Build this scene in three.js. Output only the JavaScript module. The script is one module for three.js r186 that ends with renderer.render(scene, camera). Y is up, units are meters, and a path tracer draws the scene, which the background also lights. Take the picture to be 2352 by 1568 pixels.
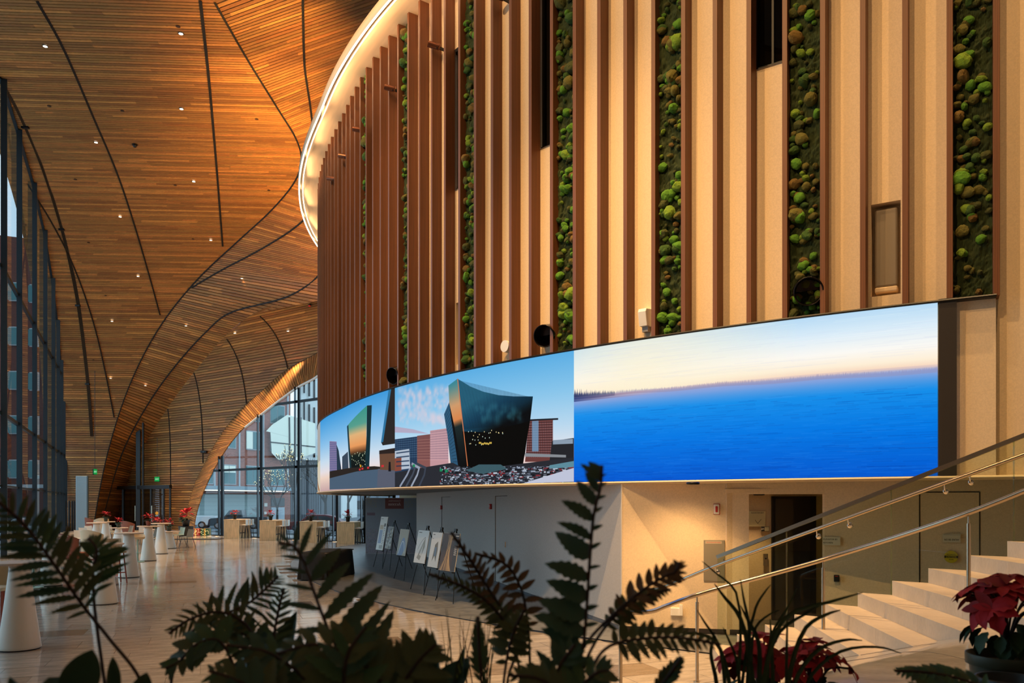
import * as THREE from 'three';
import { mergeGeometries } from 'three/addons/utils/BufferGeometryUtils.js';
import { RoundedBoxGeometry } from 'three/addons/geometries/RoundedBoxGeometry.js';
import { RectAreaLightUniformsLib } from 'three/addons/lights/RectAreaLightUniformsLib.js';
RectAreaLightUniformsLib.init();

// ---------------------------------------------------------------- camera, sky, large lights, exposure
const EYE = 2.0, F = 1829, CX = 1176, HZ = 1153;           // eye height, focal length in pixels, horizon row of the photograph
const scene = new THREE.Scene();
const camera = new THREE.PerspectiveCamera(2 * Math.atan(784 / F) * 180 / Math.PI, 1.5, 0.05, 600);
camera.filmGauge = 36; camera.position.set(0, EYE, 0); camera.lookAt(0, EYE, -10);
camera.setViewOffset(2352, 1568, 0, 784 - HZ, 2352, 1568);
camera.focus = 14; camera.userData.fStop = 5.0;
scene.background = new THREE.Color(0.62, 0.80, 1.0).multiplyScalar(2.25);
const renderer = new THREE.WebGLRenderer({ antialias: true });
renderer.toneMapping = THREE.LinearToneMapping; renderer.toneMappingExposure = 0.9;
renderer.shadowMap.enabled = true;
const WARM = [1.0, 0.60, 0.26], AMBER = [1.0, 0.52, 0.15];
const LIGHTS = { downlight: 330, near: 430, wash: 470, uplight: 230, coveStrip: 30 };

// ---------------------------------------------------------------- helpers
let seed = 12345;
const rnd = () => { seed = (seed * 1664525 + 1013904223) >>> 0; return seed / 4294967296; };
const rr = (a, b) => a + (b - a) * rnd();
const pick = (a) => a[Math.floor(rnd() * a.length) % a.length];
const V = (x, y, d) => new THREE.Vector3(x, y, -d);                                    // x right, y up, d metres in front of the camera
const at = (px, py, d) => V((px - CX) / F * d, EYE + (HZ - py) / F * d, d);             // surveyed from the photograph: direction and distance
const floorD = (py, y = 0) => (EYE - y) * F / (py - HZ);                               // distance of a floor point from its row
const onFloor = (px, py, y = 0) => { const d = floorD(py, y); return V((px - CX) / F * d, y, d); };
const taken = {};
function numbered(n) { const k = taken[n] = (taken[n] ?? -1) + 1; return k ? n + '_' + String(k).padStart(3, '0') : n; }
function shade(o) { o.castShadow = true; o.receiveShadow = true; return o; }
function obj(name, geos, mat, parent) {
  const g = Array.isArray(geos) ? (geos.length > 1 ? mergeGeometries(geos.map(flat), false) : geos[0]) : geos;
  const m = shade(new THREE.Mesh(g, mat)); m.name = parent ? name : numbered(name); (parent || scene).add(m); return m;
}
function flat(g) { g = g.index ? g.toNonIndexed() : g; for (const k of Object.keys(g.attributes)) if (!['position', 'normal', 'uv'].includes(k)) g.deleteAttribute(k); if (!g.attributes.uv) g.setAttribute('uv', new THREE.Float32BufferAttribute(new Float32Array(g.attributes.position.count * 2), 2)); return g; }
function thing(name, label, category, pos, turn = 0, group) {
  const o = new THREE.Group(); o.name = numbered(name); scene.add(o);
  if (pos) o.position.copy(pos); o.rotation.y = turn; o.userData = { label, category }; if (group) o.userData.group = group; return o;
}
function tag(o, label, category, group) { Object.assign(o.userData, { label, category }); if (group) o.userData.group = group; return o; }
function struct(name, label) { const o = new THREE.Group(); o.name = numbered(name); o.userData = { kind: 'structure', label }; scene.add(o); return o; }
function dup(root, pos, turn = 0, label) { const r = root.clone(); r.name = numbered(root.name.replace(/_\d{3}$/, '')); r.userData = { ...root.userData }; scene.add(r); r.position.copy(pos); r.rotation.y = turn; if (label) r.userData.label = label; return r; }
const bx = (w, h, d, x = 0, y = 0, z = 0) => new THREE.BoxGeometry(w, h, d).translate(x, y, z);
const rbx = (w, h, d, r, x = 0, y = 0, z = 0) => new RoundedBoxGeometry(w, h, d, 2, r).translate(x, y, z);
const cyl = (r0, r1, h, x = 0, y = 0, z = 0, n = 20) => new THREE.CylinderGeometry(r0, r1, h, n).translate(x, y, z);
function tube(pts, r, n = 8, seg) { return new THREE.TubeGeometry(pts.length > 2 ? new THREE.CatmullRomCurve3(pts) : new THREE.LineCurve3(pts[0], pts[1]), seg || Math.max(1, (pts.length - 1) * 6), r, n, false); }
function bar(a, b, w, h) {                                                             // box between two points, h measured upward
  const l = a.distanceTo(b), g = new THREE.BoxGeometry(w, h, l), m = new THREE.Matrix4().lookAt(a, b, new THREE.Vector3(0, 1, 0));
  return g.applyMatrix4(m).translate((a.x + b.x) / 2, (a.y + b.y) / 2, (a.z + b.z) / 2);
}
function quadsGeo(quads, uvs) {                                                        // list of [a,b,c,d] Vector3
  const p = [], u = []; quads.forEach((q, k) => { const w = uvs ? uvs[k] : [[0, 0], [1, 0], [1, 1], [0, 1]]; for (const i of [0, 1, 2, 0, 2, 3]) { p.push(q[i].x, q[i].y, q[i].z); u.push(...w[i]); } });
  const g = new THREE.BufferGeometry(); g.setAttribute('position', new THREE.Float32BufferAttribute(p, 3)); g.setAttribute('uv', new THREE.Float32BufferAttribute(u, 2)); g.computeVertexNormals(); return g;
}
function gridGeo(fn, nu, nv, uvf) {                                                    // fn(u,v) -> Vector3
  const p = [], u = [], ix = [];
  for (let j = 0; j <= nv; j++) for (let i = 0; i <= nu; i++) { const q = fn(i / nu, j / nv); p.push(q.x, q.y, q.z); const w = uvf ? uvf(i / nu, j / nv) : [i / nu, j / nv]; u.push(w[0], w[1]); }
  for (let j = 0; j < nv; j++) for (let i = 0; i < nu; i++) { const a = j * (nu + 1) + i, b = a + 1, c = a + nu + 1, d = c + 1; ix.push(a, b, d, a, d, c); }
  const g = new THREE.BufferGeometry(); g.setAttribute('position', new THREE.Float32BufferAttribute(p, 3)); g.setAttribute('uv', new THREE.Float32BufferAttribute(u, 2)); g.setIndex(ix); g.computeVertexNormals(); return g;
}
function prismGeo(poly, y0, y1) {                                                      // plan polygon [[x,d]...] extruded from y0 to y1
  const s = new THREE.Shape(poly.map(([x, d]) => new THREE.Vector2(x, d))), g = new THREE.ExtrudeGeometry(s, { depth: y1 - y0, bevelEnabled: false });
  return g.applyMatrix4(new THREE.Matrix4().set(1, 0, 0, 0, 0, 0, 1, y0, 0, -1, 0, 0, 0, 0, 0, 1));
}
// value noise
const hash = (x, y, z = 0) => { let h = Math.imul(x | 0, 374761393) ^ Math.imul(y | 0, 668265263) ^ Math.imul(z | 0, 2147483647 - 1640531); h = Math.imul(h ^ (h >>> 13), 1274126177); return ((h ^ (h >>> 16)) >>> 0) / 4294967296; };
function noise(x, y, z = 0, px = 0, py = 0) {
  const xi = Math.floor(x), yi = Math.floor(y), zi = Math.floor(z), s = (t) => t * t * (3 - 2 * t), u = s(x - xi), v = s(y - yi), w = s(z - zi);
  const h = (a, b, c) => hash(px ? ((a % px) + px) % px : a, py ? ((b % py) + py) % py : b, c), L = (a, b, t) => a + (b - a) * t;
  const f = (c) => L(L(h(xi, yi, c), h(xi + 1, yi, c), u), L(h(xi, yi + 1, c), h(xi + 1, yi + 1, c), u), v);
  return L(f(zi), f(zi + 1), w);
}
function dataTex(w, h, fn, srgb = true, rep) {
  const a = new Uint8Array(w * h * 4);
  for (let y = 0; y < h; y++) for (let x = 0; x < w; x++) { const c = fn(x, y); const k = (y * w + x) * 4; a[k] = c[0]; a[k + 1] = c[1]; a[k + 2] = c[2]; a[k + 3] = 255; }
  const t = new THREE.DataTexture(a, w, h, THREE.RGBAFormat); t.magFilter = THREE.LinearFilter; t.minFilter = THREE.LinearMipmapLinearFilter; t.generateMipmaps = true;
  t.wrapS = t.wrapT = THREE.RepeatWrapping; if (srgb) t.colorSpace = THREE.SRGBColorSpace; if (rep) t.repeat.set(...rep); t.needsUpdate = true; return t;
}
function canvasTex(w, h, draw) { const c = document.createElement('canvas'); c.width = w; c.height = h; const g = c.getContext('2d'); draw(g, w, h); const t = new THREE.CanvasTexture(c); t.colorSpace = THREE.SRGBColorSpace; return t; }
const std = (o) => new THREE.MeshStandardMaterial(o), phy = (o) => new THREE.MeshPhysicalMaterial(o);
const rgb = (r, g, b) => new THREE.Color().setRGB(r, g, b);

// ---------------------------------------------------------------- materials
const ROWS = 64;
const woodTex = dataTex(2048, 1024, (() => {
  const seg = []; for (let r = 0; r < ROWS; r++) { const s = []; let x = 0; while (x < 2048) { const l = 500 + hash(r, x, 7) * 1300; s.push([x, x + l, hash(r, x, 11), hash(r, x, 13)]); x += l; } seg.push(s); }
  return (x, y) => {
    const r = y >> 4, s = seg[r].find((q) => x < q[1]) || seg[r][seg[r].length - 1], tone = 0.78 + 0.3 * s[2] * s[2] + 0.06 * s[3], g = 0.84 + 0.3 * noise(x / 90, y / 2.2, r, 23) * noise(x / 17, y / 1.3, 5 + r, 120);
    const k = tone * g, red = 0.94 + 0.1 * s[3];
    return [Math.min(255, 184 * k), Math.min(255, 126 * k * red), Math.min(255, 64 * k * red)];
  };
})());
const M = {};
M.wood = std({ map: woodTex, roughness: 0.55 });
M.seam = std({ color: 0x0b0807, roughness: 0.7 });
const finTex = dataTex(512, 512, (x, y) => { const k = 0.8 + 0.28 * noise(x / 6, y / 120, 2, 85, 4) + 0.1 * noise(x / 2, y / 40, 3, 256, 12); return [112 * k, 66 * k, 36 * k]; });
M.fin = std({ map: finTex, roughness: 0.5 });
const plasterTex = dataTex(256, 256, (x, y) => { const k = 0.96 + 0.06 * noise(x / 3, y / 3, 1, 85, 85); return [230 * k, 206 * k, 172 * k]; }, true);
M.plaster = std({ map: plasterTex, roughness: 0.8 });
M.white = std({ color: 0xe9e4da, roughness: 0.6 });
M.greyWall = std({ map: dataTex(256, 256, (x, y) => { const k = 0.96 + 0.05 * noise(x / 4, y / 4, 4, 64, 64); return [180 * k, 173 * k, 166 * k]; }), roughness: 0.75 });
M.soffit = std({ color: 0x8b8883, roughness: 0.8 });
M.black = std({ color: 0x0a0a0b, roughness: 0.45 });
M.blackMetal = std({ color: 0x101215, roughness: 0.35, metalness: 0.6 });
M.darkPanel = std({ color: 0x241d19, roughness: 0.7 });
M.steel = std({ color: 0xb9a992, roughness: 0.24, metalness: 1 });
M.chrome = std({ color: 0xd8d0c4, roughness: 0.12, metalness: 1 });
M.glass = phy({ color: 0xdfeeee, transmission: 1, thickness: 0, roughness: 0.0, ior: 1.45, metalness: 0 });
M.railGlass = phy({ color: 0xdfe9d6, transmission: 1, thickness: 0, roughness: 0.0, ior: 1.4, metalness: 0 });
M.tintGlass = phy({ color: 0x4c504c, transmission: 1, thickness: 0, roughness: 0.0, ior: 1.5 }); M.greyGlass = phy({ color: 0x9aa3a6, transmission: 1, thickness: 0, roughness: 0.0, ior: 1.5 });
const stoneTex = dataTex(512, 512, (x, y) => { const k = 0.86 + 0.16 * noise(x / 64, y / 18, 1, 8, 28) + 0.08 * noise(x / 7, y / 2.5, 2, 73, 204); return [214 * k, 200 * k, 182 * k]; });
const tileMats = [[0.92, .93, .95], [0.84, .84, .85], [0.98, .98, .98], [0.66, .61, .56], [0.48, .42, .37]].map((c) => std({ map: stoneTex, color: rgb(0.70 * c[0], 0.71 * c[1], 0.73 * c[2]), roughness: 0.1 }));
M.grout = std({ color: 0x6f675e, roughness: 0.8 });
M.step = std({ map: dataTex(256, 256, (x, y) => { const k = 0.94 + 0.06 * noise(x / 30, y / 30, 6, 9, 9) + 0.05 * noise(x / 3, y / 3, 7, 85, 85); return [200 * k, 184 * k, 162 * k]; }), roughness: 0.5 }); M.frame = std({ color: 0x2b363d, roughness: 0.35, metalness: 0.5 });
M.inset = std({ map: dataTex(512, 512, (x, y) => { const k = 0.8 + 0.3 * noise(x / 50, y / 50, 3, 10, 10) + 0.12 * noise(x / 4, y / 4, 4, 128, 128); return [104 * k, 106 * k, 108 * k]; }), roughness: 0.32 });
M.cream = std({ color: 0xe8e2d4, roughness: 0.42 });
M.oak = std({ map: dataTex(256, 256, (x, y) => { const k = 0.84 + 0.2 * noise(x / 5, y / 60, 3, 51, 4) + 0.08 * noise(x / 2, y / 20, 4, 128, 12); return [214 * k, 178 * k, 128 * k]; }), roughness: 0.5 });
M.greyChair = std({ color: 0x9fa39c, roughness: 0.6 }); M.sageChair = std({ color: 0x93a596, roughness: 0.6 }); M.paleChair = std({ color: 0xc9cccb, roughness: 0.6 });
M.brown = std({ color: 0x8a4a30, roughness: 0.6 }); M.tan = std({ color: 0xcbb592, roughness: 0.7 }); M.terracotta = std({ color: 0x9c4a34, roughness: 0.5 }); M.mint = std({ color: 0xa8c6b6, roughness: 0.5 });
M.red = std({ color: 0xb00618, roughness: 0.75, side: THREE.DoubleSide }); M.redDark = std({ color: 0x86040f, roughness: 0.75, side: THREE.DoubleSide }); M.pinkRed = std({ color: 0xc21c34, roughness: 0.5, side: THREE.DoubleSide });
M.leaf = std({ color: 0x1a3a1c, roughness: 0.7, side: THREE.DoubleSide });
M.fern = [0x36543f, 0x3f5c36, 0x4e5630].map((c) => std({ color: c, roughness: 0.5, side: THREE.DoubleSide }));
M.fernBrown = std({ color: 0x664a2e, roughness: 0.6, side: THREE.DoubleSide });
M.stem = std({ color: 0x3a2418, roughness: 0.6 });
M.grass = [0x3d4f26, 0x2c4020].map((c) => std({ color: c, roughness: 0.5, side: THREE.DoubleSide }));
M.pot = std({ color: 0x3c3f2e, roughness: 0.5 }); M.clay = std({ color: 0x8d4b35, roughness: 0.7 }); M.soil = std({ color: 0x1a120c, roughness: 1 });
M.alarmRed = std({ color: 0xb8201c, roughness: 0.4 });
M.cloth = std({ color: 0x17140f, roughness: 0.85 });
const glow = (c, k) => std({ color: 0x111111, emissive: rgb(...c), emissiveIntensity: k });
M.stripGlow = glow([1, 0.86, 0.66], 5); M.spotGlow = glow([1, 0.9, 0.7], 9); M.exitGlow = glow([0.05, 0.9, 0.25], 1.1);

// ---------------------------------------------------------------- the timber vaults: surfaces
// main vault: courses run across the hall, the profile rises gently then comes down to the floor far away
const prof = []; (() => {
  for (let d = 16; d < 34; d += 0.2) prof.push([17.0 + 0.5 * Math.sin(Math.min(1, (d - 16) / 18) * Math.PI / 2), d]);
  for (let k = 0; k <= 260; k++) { const a = k / 260 * Math.PI / 2, e = 2 / 2.5; prof.push([17.5 * Math.pow(Math.cos(a), e), 34 + 23.5 * Math.pow(Math.sin(a), e)]); }
  let s = 0; prof.forEach((p, i) => { if (i) s += Math.hypot(p[0] - prof[i - 1][0], p[1] - prof[i - 1][1]); p[2] = s; });
})();
const sMax = prof[prof.length - 1][2];
const profAt = (s) => { let i = 1; while (i < prof.length - 1 && prof[i][2] < s) i++; const a = prof[i - 1], b = prof[i], t = (s - a[2]) / Math.max(1e-6, b[2] - a[2]); return [a[0] + (b[0] - a[0]) * t, a[1] + (b[1] - a[1]) * t]; };
const TILT = 0.052;
const S1 = (X, s) => { const [y, d] = profAt(s); return V(X, y, d + TILT * (X + 15)); };
function hit1(px, py) {                                                                // where a sight line meets the main vault
  const kx = (px - CX) / F, m = (HZ - py) / F; let last = null;
  for (const [y, dp, s] of prof) { const X = kx * (dp + TILT * 15) / (1 - TILT * kx), d = dp + TILT * (X + 15), e = y - (EYE + m * d); if (last && last[0] > 0 && e <= 0) { const t = last[0] / (last[0] - e); return { s: last[1] + (s - last[1]) * t, X: last[2] + (X - last[2]) * t }; } last = [e, s, X]; }
  return { s: sMax, X: last[2] };
}
const lerpList = (list, v, kx = 0, ky = 1) => { if (v <= list[0][kx]) return list[0][ky]; for (let i = 1; i < list.length; i++) if (v <= list[i][kx]) { const a = list[i - 1], b = list[i]; return a[ky] + (b[ky] - a[ky]) * (v - a[kx]) / Math.max(1e-6, b[kx] - a[kx]); } return list[list.length - 1][ky]; };
const W1x = (d) => d < 29 ? -18.6 : -18.6 - 0.478 * (d - 29);                          // plan line of the left glass wall
// entrance vault behind the arch: courses run parallel to the street glazing
const A3 = 36 * Math.PI / 180, R3 = [Math.cos(A3), -Math.sin(A3)], N3 = [Math.sin(A3), Math.cos(A3)], O3 = [-29, 60];
const prof3 = []; (() => { for (let k = 0; k <= 200; k++) { const a = k / 200 * Math.PI / 2; prof3.push([13.6 * Math.pow(Math.cos(a), 0.4), -10 + 10 * Math.pow(Math.sin(a), 0.4)]); } prof3[0] = [13.6, -16]; let s = 0; prof3.forEach((p, i) => { if (i) s += Math.hypot(p[0] - prof3[i - 1][0], p[1] - prof3[i - 1][1]); p[2] = s; }); })();
const s3Max = prof3[prof3.length - 1][2];
const S3 = (u, s) => { let i = 1; while (i < prof3.length - 1 && prof3[i][2] < s) i++; const a = prof3[i - 1], b = prof3[i], t = (s - a[2]) / Math.max(1e-6, b[2] - a[2]), y = a[0] + (b[0] - a[0]) * t, n = a[1] + (b[1] - a[1]) * t; return V(O3[0] + u * R3[0] + n * N3[0], y, O3[1] + u * R3[1] + n * N3[1]); };
function hit3(px, py) {
  const kx = (px - CX) / F, m = (HZ - py) / F; let last = null;
  for (const [y, n, s] of prof3) { // point: X = O+uR+nN, X = kx d
    const u = (kx * (O3[1] + n * N3[1]) - O3[0] - n * N3[0]) / (R3[0] - kx * R3[1]), d = O3[1] + u * R3[1] + n * N3[1], e = y - (EYE + m * d);
    if (last && last[0] > 0 && e <= 0) { const t = last[0] / (last[0] - e); return { s: last[1] + (s - last[1]) * t, u: last[2] + (u - last[2]) * t }; } last = [e, s, u];
  }
  return { s: s3Max, u: last[2] };
}
// street glazing plane
const W2a = [-17.3, 47.5], W2b = [-8.9, 40.6];
const W2 = (t, y) => V(W2a[0] + (W2b[0] - W2a[0]) * t, y, W2a[1] + (W2b[1] - W2a[1]) * t);
function hit2(px, py) { const kx = (px - CX) / F, dx = W2b[0] - W2a[0], dd = W2b[1] - W2a[1], t = (kx * W2a[1] - W2a[0]) / (dx - kx * dd), d = W2a[1] + dd * t; return { t, y: EYE + (HZ - py) / F * d, d }; }

// crease and edge curves
const creasePx = [[490, 0], [548, 100], [600, 190], [645, 260], [676, 310], [690, 345], [692, 372], [682, 408], [650, 455], [600, 505], [540, 560], [480, 615], [410, 690], [368, 750], [330, 815], [300, 880], [270, 960], [245, 1050], [228, 1130], [219, 1185], [214, 1216]];
const crease = creasePx.map(([a, b]) => hit1(a, b));
const farPx = [[1000, -200, 17.8], [930, -30, 17.8], [860, 95, 17.8], [820, 185, 17.8], [790, 270, 17.8], [780, 330, 17.7], [780, 390, 17.6], [780, 445, 16.9], [780, 500, 16.3], [780, 560, 15.3], [780, 612, 14.3]];
const C1 = [], E1 = [];
C1.push(V(-9.26, 17.3, 14)); E1.push(V(-1.5, 17.8, 11.5));
crease.forEach((c, i) => {
  C1.push(i === crease.length - 1 ? S1(c.X, sMax) : S1(c.X, c.s));
  if (i < farPx.length) { const [a, b, y] = farPx[i], d = (y - EYE) * F / (HZ - b); E1.push(V((a - CX) / F * d, y, d)); }
});
const edge2 = [[790, 660], [572, 728], [505, 786], [450, 850], [402, 913], [347, 996], [306, 1068], [286, 1134], [270, 1187], [262, 1218]].map(([a, b]) => hit3(a, b));
edge2.forEach((h) => E1.push(S3(h.u, h.s)));
const edge3Px = [[900, 722], [800, 768], [725, 813], [657, 851], [600, 900], [562, 933], [509, 997], [469, 1068], [450, 1107], [438, 1143], [430, 1177], [423, 1214]];
const edge4Px = [[900, 750], [800, 808], [725, 866], [688, 886], [640, 920], [604, 948], [565, 979], [531, 1017], [504, 1058], [481, 1101], [464, 1141], [450, 1190], [446, 1226]];
const edge3 = edge3Px.map(([a, b]) => hit3(a, b)), C3 = edge3.map((h) => S3(h.u, h.s)), C4 = edge4Px.map(([a, b]) => { const h = hit2(a, b); return W2(h.t, Math.max(0, h.y)); });
const curve = (pts) => { const c = new THREE.CatmullRomCurve3(pts, false, 'centripetal'); c.arcLengthDivisions = 400; return c; };

// ---------------------------------------------------------------- planks
const room = V(-2, 2.5, 2), behind = (p) => p.add(p.clone().sub(room).normalize().multiplyScalar(0.32));
function plankGeo(a0, b0, a1, b1, t, inset, k) {                                       // edge a0-b0 to edge a1-b1, raised by t towards the room
  const L = (p, q, f) => p.clone().lerp(q, f), A0 = L(a0, a1, inset), A1 = L(a1, a0, inset), B0 = L(b0, b1, inset), B1 = L(b1, b0, inset);
  const n = B0.clone().sub(A0).cross(A1.clone().sub(A0)).normalize(); const mid = A0.clone().add(B1).multiplyScalar(0.5); if (n.dot(room.clone().sub(mid)) < 0) n.negate(); n.multiplyScalar(t);
  const up = [A0, B0, B1, A1].map((p) => p.clone().add(n)), len = A0.distanceTo(B0) / 8, u0 = hash(k, 3) * 5, v0 = ((k * 29) % ROWS) / ROWS, v1 = v0 + 1 / ROWS, e = 0.12 / ROWS;
  const uv = [[u0, v0 + e], [u0 + len, v0 + e], [u0 + len, v1 - e], [u0, v1 - e]], sd = [[u0, v0 + e], [u0 + len, v0 + e], [u0 + len, v0 + 2 * e], [u0, v0 + 2 * e]];
  return quadsGeo([up, [A0, B0, up[1], up[0]], [A1, B1, up[2], up[3]], [A0, A1, up[3], up[0]], [B0, B1, up[2], up[1]]], [uv, sd, sd, [uv[0], uv[3], uv[3], uv[0]], [uv[1], uv[2], uv[2], uv[1]]]);
}
function seamStrip(pts, w, parent, name = 'seam', mat = M.seam, drop = 0.15) {         // dark joint lying on a vault
  const c = curve(pts), n = pts.length * 5, q = [];
  const off = pts.map(() => 0);
  for (let i = 0; i < n; i++) {
    const p = c.getPoint(i / n), r = c.getPoint((i + 1) / n), dir = r.clone().sub(p).normalize(), tow = room.clone().sub(p).normalize(), side = dir.clone().cross(tow).normalize().multiplyScalar(w / 2), lift = tow.multiplyScalar(drop);
    const P = p.clone().add(lift), R = r.clone().add(lift); q.push([P.clone().sub(side), P.clone().add(side), R.clone().add(side), R.clone().sub(side)]);
    q.push([P.clone().sub(side), R.clone().sub(side), r.clone().sub(side), p.clone().sub(side)], [P.clone().add(side), R.clone().add(side), r.clone().add(side), p.clone().add(side)]);
  }
  return obj(name, quadsGeo(q), mat, parent);
}
// main vault
const vault1 = struct('ceiling', 'timber slat vault running down to the floor at the far end');
const creaseX = [[0, -9.26], ...crease.map((c) => [c.s, c.X])];
const leftX = (s) => { const d = profAt(s)[1]; return W1x(d) - 0.9; };
{
  const n = Math.round(sMax / 0.165);
  for (let k = 0; k < n; k++) {
    const s0 = sMax * k / n, s1 = sMax * (k + 1) / n; const a = lerpList(creaseX, s0), b = lerpList(creaseX, s1);
    obj('plank', plankGeo(S1(leftX(s0), s0), S1(a, s0), S1(leftX(s1), s1), S1(b, s1), 0.045, 0.11, k), M.wood, vault1);
  }
  obj('backing', gridGeo((u, v) => { const s = v * sMax, a = leftX(s), b = lerpList(creaseX, s); return behind(S1(a + (b - a) * u, s)); }, 2, 150), M.wood, vault1);
  obj('backing', prismGeo([[-19.5, -7], [-9.0, -7], [-9.0, 16.3], [-19.5, 16.3]], 17.0, 17.2), M.wood, vault1);
  const on = (list) => { const c = new THREE.CatmullRomCurve3(list.map(([a, b]) => new THREE.Vector3(a, b, 0))); return c.getPoints(26).map((p) => { const h = hit1(p.x, p.y); return S1(h.X, h.s); }); };
  seamStrip(on([[461, 2], [480, 180], [495, 350], [512, 566]]), 0.09, vault1);
  seamStrip(on([[85, 2], [140, 100], [215, 270], [270, 400], [310, 520], [345, 640], [368, 724]]), 0.08, vault1);
  seamStrip(on([[62, 420], [110, 496], [155, 580], [190, 665], [220, 760], [243, 860], [262, 958]]), 0.08, vault1);
}
// arch vault
const vault2 = struct('ceiling', 'timber slat groin vault sweeping from the floor over the drum');
{
  const ca = curve(C1), cb = curve(E1), n = 300, T = (v) => v;
  const tOf = (v) => v; // same parameter on both curves keeps paired points together
  for (let k = 0; k < n; k++) {
    const v0 = k / n, v1 = (k + 1) / n;
    obj('plank', plankGeo(ca.getPoint(v0), cb.getPoint(v0), ca.getPoint(v1), cb.getPoint(v1), 0.045, 0.11, k + 7), M.wood, vault2);
  }
  obj('backing', gridGeo((u, v) => behind(ca.getPoint(v).lerp(cb.getPoint(v), u)), 1, 150), M.wood, vault2);
  const mid = (f, v0, v1) => { const o = []; for (let i = 0; i <= 14; i++) { const v = v0 + (v1 - v0) * i / 14; o.push(ca.getPoint(v).lerp(cb.getPoint(v), f(i / 14))); } return o; };
  seamStrip(mid((t) => 0.42 - 0.05 * t, 0.04, 0.33), 0.08, vault2);
  seamStrip(mid((t) => 0.75 * (1 - t) + 0.02, 0.36, 0.60), 0.08, vault2);
  seamStrip(mid((t) => 0.95 - 0.6 * t, 0.44, 0.95), 0.08, vault2);
  seamStrip(mid(() => 0.0, 0.05, 0.99), 0.07, vault2);
}
// entrance vault
const vault3 = struct('ceiling', 'dark timber slat vault above the street entrance');
{
  // clipped between the arch edge on the left and the street arch on the right
  const le = [[edge2[0].s, edge2[0].u], ...[690, 640, 605].map((px, i) => { const h = hit3(px, [676, 692, 709][i]); return [h.s, h.u]; }), ...edge2.slice(1).map((h) => [h.s, h.u])], re = edge3.map((h) => [h.s, h.u]);
  for (let i = 1; i < le.length; i++) le[i][0] = Math.max(le[i][0], le[i - 1][0] + 1e-4); for (let i = 1; i < re.length; i++) re[i][0] = Math.max(re[i][0], re[i - 1][0] + 1e-4);
  le.forEach((q) => { q[1] -= 0.25; }); const sA = le[0][0], n = Math.round((s3Max - sA) / 0.165), lo = (s) => Math.min(lerpList(le, s), hi(s) - 0.01), hi = (s) => s < re[0][0] ? re[0][1] : lerpList(re, s);
  for (let k = 0; k < n; k++) { const s0 = sA + (s3Max - sA) * k / n, s1 = sA + (s3Max - sA) * (k + 1) / n; obj('plank', plankGeo(S3(lo(s0), s0), S3(hi(s0), s0), S3(lo(s1), s1), S3(hi(s1), s1), 0.045, 0.11, k + 19), M.wood, vault3); }
  obj('backing', gridGeo((u, v) => { const s = sA + (s3Max - sA) * v; return behind(S3(lo(s) + (hi(s) - lo(s)) * u, s)); }, 1, 120), M.wood, vault3);
  for (const [px, py] of [[330, 1180], [392, 1180], [465, 1000], [560, 880], [657, 830]]) { const u = hit3(px, py).u, o = []; for (let i = 0; i <= 40; i++) { const s = sA + (s3Max - sA) * i / 40; if (lo(s) < u && hi(s) > u) o.push(S3(u, s)); } if (o.length > 2) seamStrip(o, 0.07, vault3); }
}
// arch over the street glazing
const vault4 = struct('ceiling', 'timber slat arch band over the street glazing');
{
  const ca = curve(C3), cb = curve(C4), n = 130;
  for (let k = 0; k < n; k++) { const v0 = k / n, v1 = (k + 1) / n; obj('plank', plankGeo(ca.getPoint(v0), cb.getPoint(v0), ca.getPoint(v1), cb.getPoint(v1), 0.045, 0.11, k + 31), M.wood, vault4); }
  obj('backing', gridGeo((u, v) => behind(ca.getPoint(v).lerp(cb.getPoint(v), u)), 1, 100), M.wood, vault4);
  const o = []; for (let i = 0; i <= 30; i++) o.push(ca.getPoint(i / 30)); seamStrip(o, 0.07, vault4);
  obj('edge_trim', tube(C4.slice(0, 7).map((p) => p.clone().add(new THREE.Vector3(-0.02, -0.05, 0.05))), 0.07, 6, 60), M.white, vault4);
}

// ---------------------------------------------------------------- shell of the room
const shell = (name, poly, y0, y1, mat, label) => { const o = obj(name, prismGeo(poly, y0, y1), mat); o.userData = { kind: 'structure', label }; return o; };
shell('wall_back', [[-20, -7], [22, -7], [22, -7.3], [-20, -7.3]], 0, 19.8, M.plaster, 'plain plaster wall behind the planters');
shell('wall_right', [[22, -7.3], [22.3, -7.3], [22.3, 41], [22, 41]], 0, 19.8, M.plaster, 'plain plaster wall beyond the drum');
shell('wall_far', [[-5.6, 39.6], [22, 39.6], [22, 39.9], [-5.6, 39.9]], 0, 19.8, M.plaster, 'plain plaster wall behind the drum');
shell('ceiling', [[-20.5, -7.3], [22.3, -7.3], [22.3, 46], [-9, 46], [-24, 46], [-20.5, 30]], 19.8, 20.1, M.plaster, 'flat roof slab above the timber vaults');
shell('wall_left', [[-18.75, -7.3], [-18.55, -7.3], [-18.55, 2], [-18.75, 2]], 0, 17.3, M.plaster, 'plain plaster wall beside the glazing');

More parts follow.
